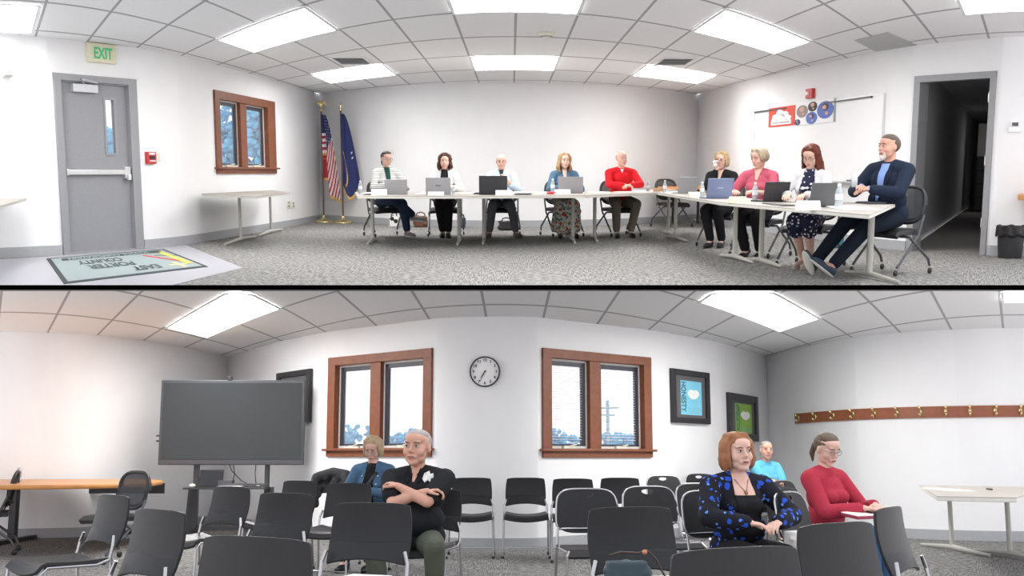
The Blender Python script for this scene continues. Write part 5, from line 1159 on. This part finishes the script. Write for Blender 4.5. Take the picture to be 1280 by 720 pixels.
    if bottom is not None:
        mb = MB(); mb.ell(V(0, 0, .575 - drop), (.178, .138, .10))
        if legs == 'trousers':
            for i in (0, 1):
                hp = V((-1, 1)[i] * .085, -.02, .545 - drop); e = kn[i].lerp(an[i], .92); mb.chain([hp, hp.lerp(kn[i], .5), kn[i], kn[i].lerp(an[i], .4), e], [.103, .092, .074, .068, .058])
        else:
            m0 = (kn[0] + kn[1]) / 2; mb.chain([V(-.06, -.02, .55 - drop), kn[0]], [.12, .085]); mb.chain([V(.06, -.02, .55 - drop), kn[1]], [.12, .085]); mb.chain([V(0, -.02, .55 - drop), m0], [.12, .075])
            frac = .25 if legs == 'dress' else .85
            for i in (0, 1): mb.chain([kn[i], kn[i].lerp(an[i], frac)], [.085, .085 if legs == 'dress' else .10])
            if legs == 'skirt': mb.chain([m0, m0.lerp((an[0] + an[1]) / 2, frac)], [.10, .13]); mb.chain([kn[0] + V(0, .12, 0), kn[0].lerp(an[0], frac) + V(-.04, .15, 0)], [.09, .09]); mb.chain([kn[1] + V(0, .12, 0), kn[1].lerp(an[1], frac) + V(.04, .15, 0)], [.09, .09])
        child(fuse(mb, vox, 'trousers' if legs == 'trousers' else 'skirt', bottom, smooth=2))
    if shoes is not None:
        for i in (0, 1):
            f = Vector(toes[i]).normalized(); sole = f.cross(V(0, 0, 1)).normalized(); upv = sole.cross(f).normalized(); R3 = Matrix((sole, f, upv)).transposed(); A0 = an[i] + V(0, 0, -.015)
            mb = MB().m(shoes[0]); c = A0 + f * .065 - upv * .035
            mb.ell(c, (.045, .135, .038), R3); mb.ell(A0 + f * .0 - upv * .02, (.042, .06, .045 if shoes[1] else .03), R3); o = child(fuse(mb, .007, 'shoe', shoes[0], smooth=2))
            mb = MB().m(shoes[2] if len(shoes) > 2 else shoes[0]); mb.ell(c - upv * .026, (.048, .14, .016), R3); q = mb.build('sole', o, smooth=True)
    # --- hair
    if hair:
        mb = MB(); random.seed(hash(label) % 1000 if False else len(label) * 7)
        hair(mb); q = MB(); q.b.free(); q.b = mb.b; me = bpy.data.meshes.new('t'); q.b.transform(HM); q.mats = [hairmat]
        child(fuse(q, min(vox, .0065), 'hair', hairmat, smooth=1, fac=.4))
    if beard is not None:
        mb = MB(); mb.ell((0, -.070, -.098), (.032, .028, .030), sub=2); mb.ell((0, -.094, -.044), (.026, .009, .006), sub=2)
        for q in (-1, 1): mb.chain([(q * .03, -.075, -.055), (q * .026, -.07, -.09)], [.008, .014])
        mb.b.transform(HM); child(fuse(mb, .005, 'beard', beard, smooth=1))
    if glasses is not None:
        mb = MB().m(glasses)
        for q in (-1, 1):
            mb.tube([H((q * .033 + .024 * math.cos(a), -.102 + .006 * abs(math.cos(a)), .006 + .018 * math.sin(a))) for a in [2 * PI * k / 16 for k in range(17)]], .0019, seg=6, cap=False); mb.tube([H((q * .057, -.098, .008)), H((q * .080, -.05, .012)), H((q * .083, .0, .008))], .002, seg=6)
        mb.tube([H((-.010, -.103, .009)), H((.010, -.103, .009))], .0018, seg=6); mb.build('glasses', body, smooth=True)
    # --- things drawn on the clothes surface, following it
    bv = {}
    def decal(poly, m_, name, target=None, off=.007, thick=.004, cuts=3, parent=None):
        tgt = target or shirt
        if not bv:
            q = MB(); torso(q, top_g); q.chain([T((0, .01, .99)), T((0, -.0, 1.06)), H((0, .025, -.05))], [.06, .052 if sh > .17 else .046, .05]); tmp = fuse(q, .010, 'tmp', smooth=3)
            bv['t'] = BVHTree.FromPolygons([v.co.copy() for v in tmp.data.vertices], [tuple(p.vertices) for p in tmp.data.polygons]); bpy.data.objects.remove(tmp)
        b2 = bmesh.new(); f = b2.faces.new([b2.verts.new((x, 0, z)) for x, z in poly]); bmesh.ops.triangulate(b2, faces=b2.faces[:]); bmesh.ops.subdivide_edges(b2, edges=b2.edges[:], cuts=cuts * 2 + 1, use_grid_fill=True); bmesh.ops.triangulate(b2, faces=b2.faces[:])
        for v in b2.verts:
            h_ = bv['t'].ray_cast(V(v.co.x, -1.2, v.co.z), V(0, 1, 0)); v.co.y = (h_[0].y if h_[0] else -.03) - off
        ex = bmesh.ops.extrude_face_region(b2, geom=b2.faces[:])
        for g in ex['geom']:
            if isinstance(g, bmesh.types.BMVert): g.co.y += thick + off * .5
        q = MB(); q.b.free(); q.b = b2; q.mats = [m_]; return q.build(name, parent or tgt, smooth=True)
    if extra: extra(dict(T=T, H=H, HM=HM, decal=decal, body=body, shirt=shirt, arms=arms, child=child, drop=drop))
    sc = Matrix.Scale(s, 4)
    for o in [body] + list(body.children_recursive): o.data.transform(sc)
    q = room.dep(px, room.H, Y); global CUR; CUR = room
    place(body, (q.x, Y, 0), yaw); tag(body, label, 'person'); return body

def scap(mb, k=1.0, back=0.0):
    mb.ell((0, .030, .030), (.085 * k, .086 * k, .090)); mb.ell((0, .010, .082), (.076 * k, .082 * k, .047 * k))
def flow(zend, wave=0.0, th0=1.15, n=46, r=.013, flare=.0, out=.004, freq=30, part=.0, cap=1.0, front=True):
    def f(mb):
        scap(mb, cap)
        for k in range(n):
            th = th0 + (2 * PI - 2 * th0) * k / (n - 1) + random.uniform(-.03, .03); ze = zend + random.uniform(-.022, .016); pts, rs = [], []; ph = random.uniform(0, 6)
            zs = [.113, .092, .065, .03, -.0] + [(-.035) * (j + 1) for j in range(20) if -.035 * (j + 1) > ze] + ([ze] if ze < 0 else [])
            for z in zs:
                q = max(0.0, 1 - ((z - .03) / .088) ** 2) if z > .03 else 1.0; w_ = .083 * math.sqrt(q) + out + (flare * min(1, (-z) / .1) if z < 0 else 0)
                w_ -= .022 * max(0, (z - (ze + .05)) / -.05) if z < ze + .05 and z < 0 else 0; wa = wave * math.sin(ph + z * freq) + random.uniform(-.0035, .0035); x = (w_ + wa) * math.sin(th); y = .020 - (w_ + .010 + wa) * math.cos(th) * (.98); x += part * (z > .1)
                if z < 0 and y < -.045: y = max(y, -.055)
                if not pts: pts.append((part, .015, .124)); rs.append(r)
                pts.append((x + wa * .5, y, z)); rs.append(r if z > ze else r * .55)
            mb.chain(pts, rs, sub=1)
        if front:
            for k in range(9):
                a = -1.2 + 2.4 * k / 8
                if abs(a) < .55: continue
                mb.chain([(part, -.0, .124), (.05 * math.sin(a) + part * .5, -.050, .114), (.086 * math.sin(a), .018 - .092 * math.cos(a), .073 - .03 * abs(math.sin(a)))], [r, r, r * .7], sub=1)
    return f
def crop(mb):
    mb.ell((0, .024, .040), (.0795, .088, .083)); mb.ell((0, .006, .080), (.069, .078, .042))
def fringe_bald(mb):
    mb.ell((0, .040, .005), (.080, .074, .048))
    for q in (-1, 1): mb.ell((q * .073, .02, .012), (.010, .03, .03))
def thinhair(mb):
    mb.ell((0, .036, .022), (.081, .080, .070)); mb.ell((0, .035, .075), (.062, .062, .046))
def shortback(mb):
    mb.ell((0, .030, .030), (.083, .086, .085)); mb.ell((0, .002, .080), (.074, .080, .046))
def pulled(tail=True):
    def f(mb):
        mb.ell((0, .028, .030), (.082, .088, .085)); mb.ell((0, .008, .080), (.073, .080, .045))
        for k in range(26):
            th = .95 + (2 * PI - 1.9) * k / 25; mb.chain([(.078 * math.sin(th), .02 - .092 * math.cos(th), .05), (.06 * math.sin(th), .07, .02), (0, .115, -.01)], [.008, .010, .012], sub=1)
        mb.ell((0, .118, -.01), (.028, .026, .028))
        if tail: mb.chain([(0, .13, -.02), (0, .135, -.08), (.01, .12, -.14)], [.02, .022, .008])
    return f
# cloth materials
def stripes(name, a, b, sc, thr=.7, axis=2):
    m, n, l, bs, tc = nodes_of(name, a, .85); sx = n.new('ShaderNodeSeparateXYZ'); l.new(tc.outputs['Object'], sx.inputs[0]); g = math_node(n, l, 'GREATER_THAN', math_node(n, l, 'FRACT', math_node(n, l, 'MULTIPLY', sx.outputs[axis], sc)), thr)
    mx = n.new('ShaderNodeMix'); mx.data_type = 'RGBA'; l.new(g, mx.inputs[0]); mx.inputs[6].default_value = (*a, 1); mx.inputs[7].default_value = (*b, 1); l.new(mx.outputs[2], bs.inputs['Base Color']); return m
def fab(name, c, var=.12, sc=14): return mat(name, c, .88, var=var, scale=sc, bump=.25, bscale=26, spec=.15)
BLKF = fab('black_fabric', (.013, .013, .015), .3); DKJ = fab('dark_jeans', (.022, .040, .075), .3); WHF = fab('white_knit', (.66, .66, .66)); KHA = fab('khaki', (.16, .135, .105)); GRT = fab('grey_trousers', (.12, .13, .14))
SHOEW = mat('shoe_white', (.62, .60, .56), .6); SHOEB = mat('shoe_black', (.015, .015, .017), .4); SHOEG = mat('shoe_grey', (.22, .23, .25), .7); SHOEBR = mat('shoe_brown', (.10, .065, .045), .6)
FRB = mat('glasses_dark', (.03, .025, .03), .3); FRM = mat('glasses_metal', (.25, .2, .2), .3, .6)
def vneck(m_, w=.05, z0=1.075, z1=.88, nm='inner_top', wb=None):
    def f(c):
        d = c['drop']; c['decal']([(-w, z0 - d), (w, z0 - d), (wb or .008, z1 - d), (-(wb or .008), z1 - d)], m_, nm)
    return f
def openfront(m_, w=.045, z0=1.03, z1=.62, w2=.07):
    def f(c):
        d = c['drop']; c['decal']([(-w, z0 - d), (w, z0 - d), (w2, (z0 + z1) / 2 - d), (w2 * .8, z1 - d), (-w2 * .8, z1 - d), (-w2, (z0 + z1) / 2 - d)], m_, 'inner_top')
    return f
DENIM = fab('denim_blue', (.065, .13, .21), .3); FLOR = patmat('floral_skirt', (.60, .57, .52), [((.42, .07, .05), .36, 13), ((.10, .16, .24), .33, 15), ((.50, .40, .18), .30, 17), ((.13, .22, .14), .3, 19)])
DRESS = patmat('dark_floral_dress', (.018, .02, .05), [((.62, .60, .62), .30, 24)]); PLAID = stripes('blue_check_shirt', (.50, .60, .68), (.30, .42, .52), 36, .6); STRP = stripes('striped_cardigan', (.68, .68, .66), (.04, .04, .05), 30, .80)
REDS = fab('red_shirt', (.56, .012, .02), .10); ROSE = fab('rose_sweater', (.42, .085, .13), .1); SUIT = fab('navy_suit', (.014, .022, .042), .2); BLUES = fab('blue_dress_shirt', (.20, .30, .60), .06)
GREENT = fab('green_top', (.02, .07, .06))
def chairfor(room, px, Y, yaw, label, proto='task', back=.03, dz=0):
    q = room.dep(px, room.H, Y); off = Matrix.Rotation(yaw, 3, 'Z') @ V(0, back, 0); global CUR; CUR = room
    return dup({'task': TPR, 's': SPR, 'r': RPR}[proto], (q.x + off.x, Y + off.y, 0), yaw, label)
# ---- board side
HB_ = hairm('hair_dark_brown', (.035, .022, .018)); HC = hairm('hair_dark_auburn', (.06, .018, .013)); HBL = hairm('hair_blonde_waves', (.33, .20, .10)); HBD = hairm('hair_blonde', (.44, .31, .16)); HGB = hairm('hair_ash_blonde', (.36, .29, .20)); HA_ = hairm('hair_auburn', (.13, .028, .014)); HG = hairm('hair_grey', (.30, .27, .25)); HGR = hairm('hair_grey_brown', (.12, .085, .06))
person(A, 'person in a black striped white cardigan and dark jeans, legs crossed, nearest the flags', 482, 17.3, .42, s=1.06, head=(.15, .22, 0), hair=pulled(), hairmat=HB_, glasses=FRB, top=STRP, bottom=DKJ, shoes=(SHOEG, 1, SHOEW), sh=.165, bust=.6, skinm=SK2,
       hands=((-.10, -.36, .80), (.16, -.32, .80)), knees=((-.02, -.45, .60), (.14, -.40, .52)), ankles=((.30, -.42, .34), (.22, -.36, .10)), toes=((.9, -.5, -.1), (.4, -1, -.1)), extra=vneck(GREENT, .045, 1.075, .82, wb=.03), gaze=.95)
person(A, 'person with dark curly hair in a white cardigan and black trousers', 556, 17.3, .0, s=1.03, head=(.1, .18, 0), hair=flow(-.13, .012, .95, 44, .013, .02, .010, 55), hairmat=HC, top=WHF, bottom=BLKF, shoes=(SHOEB, 0), sh=.16, bust=.8, skinm=SK2, gaze=.95,
       hands=((-.12, -.36, .79), (.12, -.36, .79)), knees=((-.07, -.42, .52), (.08, -.42, .52)), ankles=((-.02, -.30, .10), (.07, -.34, .10)), extra=openfront(BLKF, .05, 1.07, .7))
person(A, 'bald person with glasses in a pale blue check shirt, one hand raised', 627, 17.3, -.05, s=1.02, head=(.05, .05, 0), hair=fringe_bald, hairmat=HG, glasses=FRB, top=PLAID, sleeve='three', bottom=GRT, shoes=(SHOEBR, 1), sh=.185, bel=.4, skinm=SK1, brow=HG,
       hands=((-.12, -.36, .79), (.11, -.27, .90)), hdir=(None, (-.4, -.3, .8)), knees=((-.12, -.43, .52), (.17, -.42, .52)), ankles=((-.17, -.42, .10), (.25, -.36, .10)), toes=((-.1, -1, -.1), (.7, -1, -.1)), extra=vneck(fab('dark_undershirt', (.03, .05, .06)), .04, 1.075, .93))
person(A, 'person with long blonde waves in a blue denim cardigan and floral skirt', 705, 17.3, .1, s=1.03, head=(.12, .0, .05), hair=flow(-.16, .010, .95, 44, .013, .02, .010, 36), hairmat=HBL, top=DENIM, bottom=FLOR, legs='skirt', shoes=(SHOEB, 0), sh=.165, bust=1, skinm=SK2, lips=LIP,
       hands=((-.12, -.36, .79), (.12, -.36, .79)), extra=vneck(SK2, .045, 1.075, .90))
person(A, 'balding person in a bright red shirt and khaki trousers with hands folded on the table', 776, 17.3, .12, s=1.06, head=(.2, .05, 0), hair=thinhair, hairmat=HG, top=REDS, bottom=KHA, shoes=(SHOEB, 1), sh=.19, bel=.3, skinm=SK1, brow=HG,
       hands=((-.03, -.38, .80), (.07, -.38, .80)), hdir=((.8, -.5, 0), (-.8, -.5, 0)), poles=((-1, .1, -.4), (1, .1, -.4)), knees=((-.16, -.42, .52), (.16, -.42, .52)), ankles=((-.13, -.34, .10), (.10, -.30, .10)), extra=vneck(mat('collar_white', (.6, .6, .6), .8), .025, 1.045, .99))
def cupx(c):
    p = c['arms'][0][2] + V(0, -.03, .09); mb = MB().m(PAPER); mb.lathe([(.026, -.04), (.033, .05), (.030, .05), (.024, -.034)], p, 16); c['cup'] = mb
    o = mb.build('paper_cup', c['body'], smooth=True)
person(A, 'blonde person with glasses in a black top holding a white cup to the mouth', 903, 15.0, -.55, s=1.02, head=(.0, .15, 0), hair=flow(-.08, .006, .95, 42, .013, .015, .008, 40), hairmat=HBD, glasses=FRB, top=BLKF, bottom=BLKF, shoes=(SHOEB, 1), sh=.17, bust=.8, skinm=SK2,
       hands=((-.02, -.20, 1.06), (.12, -.38, .80)), hdir=((.15, -.2, .9), None), poles=((-.6, 0, -1), (.6, .3, -.6)), ankles=((-.02, -.34, .10), (.10, -.22, .10)), knees=((-.08, -.42, .52), (.1, -.42, .52)), extra=lambda c: (vneck(SK2, .04, 1.075, .92)(c), cupx(c)), gaze=.3)
person(A, 'person with short ash blonde hair in a rose sweater looking away over the shoulder', 950, 13.1, -.55, s=1.03, head=(-.45, .28, 0), hair=flow(-.035, .003, .9, 44, .014, .0, .010, 30), hairmat=HGB, top=ROSE, sleeve='three', bottom=BLKF, shoes=(SHOEB, 0), sh=.17, bust=.9, skinm=SK1,
       hands=((-.20, -.34, .80), (.10, -.37, .80)), ankles=((-.05, -.30, .10), (.10, -.22, .10)), extra=vneck(SK1, .05, 1.075, .93), gaze=.95)
person(A, 'person with long auburn hair in a white cardigan and dark floral dress, typing', 1014, 11.7, -.50, s=1.03, head=(-.12, .42, 0), hair=flow(-.22, .006, .95, 46, .012, .012, .006, 25), hairmat=HA_, glasses=FRB, top=fab('white_cardigan', (.66, .66, .68), .05), bottom=DRESS, legs='dress', shoes=(mat('shoe_cream', (.5, .42, .36), .6), 0), sh=.168, bust=.9, skinm=SK2, gaze=.95, lips=LIP,
       hands=((-.14, -.38, .80), (.04, -.38, .80)), hdir=((0, -1, -.1), (-.3, -1, -.1)), knees=((-.07, -.40, .52), (.09, -.40, .52)), ankles=((-.03, -.10, .10), (.06, -.14, .10)), toes=((-.3, -1, -.1), (-.3, -1, -.1)), extra=openfront(DRESS, .05, 1.07, .60, .085))
def suit(c):
    d = c['drop']; c['decal']([(-.05, 1.05), (.05, 1.05), (.045, .9), (.012, .70), (-.012, .70), (-.045, .9)], BLUES, 'dress_shirt')
    for q in (-1, 1):
        c['decal']([(q * .048, 1.06), (q * .085, 1.03), (q * .095, .93), (q * .02, .71), (q * .04, .88)][::q], fab('navy_lapel', (.010, .016, .032)), 'lapel', off=.010, thick=.006)
    mb = MB().m(mat('water_glass', (.7, .76, .8), .08, alpha=.4)); p = c['arms'][0][2] + V(-.02, -.07, .035); mb.lathe([(.026, -.035), (.030, .08), (.028, .08), (.024, -.03)], p, 16); mb.build('drinking_glass', c['body'], smooth=True)
    for S, E, Wt in c['arms']: mb = MB(); mb.chain([E.lerp(Wt, .9), E.lerp(Wt, 1.0)], [.036, .035]); c['child'](fuse(mb, .007, 'shirt_cuff', BLUES, smooth=1))
person(A, 'person with a white goatee in a navy suit, legs stretched out at the table end', 1114, 11.0, -.98, s=1.10, head=(-.22, -.02, 0), hair=shortback, hairmat=hairm('hair_brown_grey', (.10, .075, .06)), beard=hairm('beard_white', (.60, .56, .52)), top=SUIT, bottom=fab('navy_trousers', (.010, .015, .026)), shoes=(mat('shoe_navy', (.03, .05, .09), .7), 1, SHOEW), sh=.195, bel=.5, skinm=SK3, neckz=1.02, arms_g=.016, top_g=.022,
       hands=((-.06, -.36, .83), (.06, -.37, .81)), hdir=((.5, -.7, .1), (-.6, -.7, 0)), poles=((-.9, .2, -.6), (.9, .3, -.6)), knees=((-.13, -.46, .50), (.10, -.46, .46)), ankles=((-.16, -.86, .13), (.05, -.86, .12)), toes=((.05, -.55, .85), (-.5, -.6, .6)), extra=suit)
for px, Y, yw, lab in ((482, 17.3, .42, 'office chair of the person in the striped cardigan'), (556, 17.35, 0, 'office chair of the person with dark curly hair'), (627, 17.4, -.05, 'office chair of the bald person'), (705, 17.35, .3, 'office chair of the person with long blonde waves'), (776, 17.35, .35, 'office chair of the person in the red shirt'),
                       (903, 15.05, -.6, 'office chair of the person in the black top'), (950, 13.2, -.7, 'office chair of the person in the rose sweater'), (1014, 11.8, -.7, 'office chair of the person with auburn hair'), (1114, 11.0, -.95, 'office chair of the person in the navy suit')):
    chairfor(A, px, Y, yw, lab)
q = A.dep(842, 222, 20.2); CUR = A; dup(TPR, (q.x, 20.2, 0), .5, 'empty dark office chair at the honey coloured table in the corner')
# ---- audience side
def badge(c):
    d = c['drop']; cx, cz = .10, 1.00 - d; pts = []
    for k in range(14):
        a = PI / 2 + 2 * PI * k / 14; r_ = .042 if k % 2 == 0 else .022; pts.append((cx + r_ * math.cos(a), cz + r_ * math.sin(a)))
    c['decal'](pts, mat('silver_badge', (.72, .72, .70), .4), 'star_badge', off=.012, cuts=1)
    for q in (-1, 1): c['decal']([(q * .015, 1.02 - d), (q * .075, 1.05 - d), (q * .085, .99 - d), (q * .035, .955 - d)][::q], fab('collar_black', (.010, .010, .012)), 'collar', off=.008, thick=.006)
    c['decal']([(-.035, 1.075 - d), (.035, 1.075 - d), (.006, .965 - d), (-.006, .965 - d)], SK3, 'open_neck', off=.003)
BLKP = fab('black_polo', (.016, .017, .020), .2); OLIVE = fab('olive_trousers', (.082, .092, .070), .2)
person(B, 'person with cropped grey hair, arms crossed, in a black polo with star badge', 524, 7.5, -.22, s=1.0, drop=.065, head=(-.12, -.02, .03), hair=crop, hairmat=hairm('hair_cropped_grey', (.36, .33, .31)), top=BLKP, sleeve='short', bottom=OLIVE, shoes=(SHOEB, 1), sh=.20, bel=1.0, skinm=SK3, vox=.006, neckz=.998, hs=1.10, fw=1.08, brow=HGR, arms_g=.018,
       hands=((.12, -.225, .835), (-.08, -.205, .87)), hdir=((.9, .2, .15), (-.8, .35, .25)), poles=((-1.4, -.4, -.75), (1.4, -.4, -.75)), knees=((-.18, -.42, .52), (.24, -.40, .52)), ankles=((-.14, -.36, .10), (.22, -.30, .10)), extra=badge, gaze=.1, curl=.6)
chairfor(B, 524, 7.5, -.22, 'black stacking chair under the person with the star badge', 's', .04)
def strapx(c):
    d = c['drop']; openfront(BLKF, .045, 1.06, .62, .055)(c); c['decal']([(.06, .98 - d), (.085, .965 - d), (-.11, .64 - d), (-.135, .655 - d)], mat('strap_black', (.02, .02, .022), .5), 'bag_strap', off=.012)
    for q in (-1, 1):
        for z in (.93, .85, .77): c['decal']([(q * .085 - .005, z - d), (q * .085 + .005, z - d), (q * .085 + .005, z + .010 - d), (q * .085 - .005, z + .010 - d)], PAPER, 'button', off=.005, cuts=0)
person(B, 'person with a blonde bob and glasses in a denim jacket, looking down', 468, 10.4, -.25, s=.98, drop=.03, head=(.05, .45, .05), hair=flow(-.07, .002, .95, 44, .013, .01, .008, 20, part=-.02), hairmat=hairm('hair_highlighted_blonde', (.42, .30, .19)), glasses=FRM, top=DENIM, bottom=DKJ, shoes=(SHOEB, 1), sh=.172, bust=.7, skinm=SK1, vox=.007,
       hands=((-.10, -.34, .76), (.10, -.34, .76)), extra=strapx, gaze=.95)
chairfor(B, 468, 10.4, -.25, 'black stacking chair under the person in the denim jacket', 's', .04)
q = B.dep(441, 602, 9.95); flatpaper(q.x, 9.95, .775, .24, .20, .1, 'white papers held by the person in the denim jacket', .35)
BLUF = patmat('black_blue_flower_jacket', (.012, .012, .018), [((.02, .08, .52), .30, 15), ((.10, .24, .70), .20, 19)])
def bluex(c):
    d = c['drop']; T = c['T']
    c['decal']([(-.055, 1.08 - d), (.055, 1.08 - d), (.075, .93 - d), (.04, .885 - d), (.0, .905 - d), (-.04, .885 - d), (-.075, .93 - d)], SK2, 'neckline', off=.006)
    c['decal']([(-.080, .925 - d), (0, .905 - d), (.080, .925 - d), (.10, .80 - d), (.09, .66 - d), (-.09, .66 - d), (-.10, .80 - d)], BLKF, 'inner_top', off=.012)
    c['decal']([(-.006, .955 - d), (.006, .955 - d), (.012, .945 - d), (.006, .93 - d), (-.006, .93 - d), (-.012, .945 - d)], mat('pendant', (.25, .10, .08), .3, .3), 'pendant', off=.016, cuts=1)
    for q in (-1, 1): c['decal']([(q * .050, 1.03 - d), (q * .054, 1.03 - d), (q * .010, .955 - d), (q * .006, .955 - d)][::q], mat('necklace', (.30, .22, .15), .3, .6), 'necklace', off=.012, cuts=1)
person(B, 'person with an auburn bob in a black jacket with blue flowers and a pendant necklace', 918, 7.05, .28, s=1.0, drop=.10, head=(.02, .0, -.04), hair=flow(-.085, .002, 1.0, 56, .013, .016, .010, 20, part=-.025), hairmat=hairm('hair_light_auburn', (.30, .125, .055)), top=BLUF, bottom=BLKF, shoes=(SHOEB, 0), sh=.19, bel=.5, bust=1.5, skinm=SK2, vox=.006, hs=1.05, fw=1.06, lips=LIP, brow=mat('brow_auburn', (.20, .08, .04), .7),
       hands=((-.10, -.34, .66), (.12, -.34, .66)), poles=((-1.2, .1, -.5), (1.2, .1, -.5)), extra=bluex, gaze=.3, arms_g=.02)
chairfor(B, 918, 7.05, .5, 'round backed chair under the person in the flowered jacket', 'r', .04)
REDK = fab('red_knit', (.40, .035, .06), .1); JEAN = fab('blue_jeans', (.035, .10, .22), .3)
person(B, 'person with glasses in a red sweater and blue jeans writing on a pad', 1027, 7.8, .62, s=.99, drop=.06, head=(-.12, .38, -.03), hair=pulled(True), hairmat=HGR, glasses=FRM, top=REDK, bottom=JEAN, shoes=(SHOEB, 1), sh=.17, bust=.8, skinm=SK2, vox=.006, gaze=.95, lips=LIP,
       hands=((-.04, -.36, .72), (.10, -.37, .74)), hdir=((.4, -.8, 0), (-.5, -.8, -.1)), knees=((-.10, -.46, .58), (.09, -.44, .54)), ankles=((-.02, -.42, .12), (.12, -.38, .10)))
chairfor(B, 1027, 7.8, .75, 'black stacking chair under the person in the red sweater', 's', .04)
q = B.dep(1069, 628, 7.5); t = thing('writing_pad', 'red edged writing pad with a white page on the lap of the person in red', 'notepad', (q.x, 7.42, .665), .5); mb = MB().m(mat('pad_red', (.30, .02, .05), .5)); mb.box((0, 0, 0), (.20, .16, .022), (.12, 0, 0)); mb.build('pad_cover', t, bevel=.003); mb = MB().m(PAPER); mb.box((-.005, 0, .014), (.185, .15, .006), (.12, 0, 0)); mb.build('page', t)
person(B, 'grey haired person in a pale blue top, arms folded, in the far corner', 955, 13.4, .45, s=.98, drop=.03, head=(-.35, -.02, .03), hair=pulled(False), hairmat=HG, top=fab('pale_blue_top', (.10, .36, .52), .1), sleeve='short', bottom=fab('dark_trousers', (.03, .03, .04)), shoes=(SHOEB, 1), sh=.18, bel=.7, bust=.8, skinm=SK3, vox=.009,
       hands=((.11, -.24, .76), (-.08, -.22, .79)), hdir=((.9, .2, .15), (-.8, .35, .2)), poles=((-1.2, -.2, -.8), (1.2, -.2, -.8)))
chairfor(B, 955, 13.4, .5, 'round backed chair under the person in the pale blue top', 'r', .04)

for o in list(TPR.children): bpy.data.objects.remove(o)
bpy.data.objects.remove(TPR)
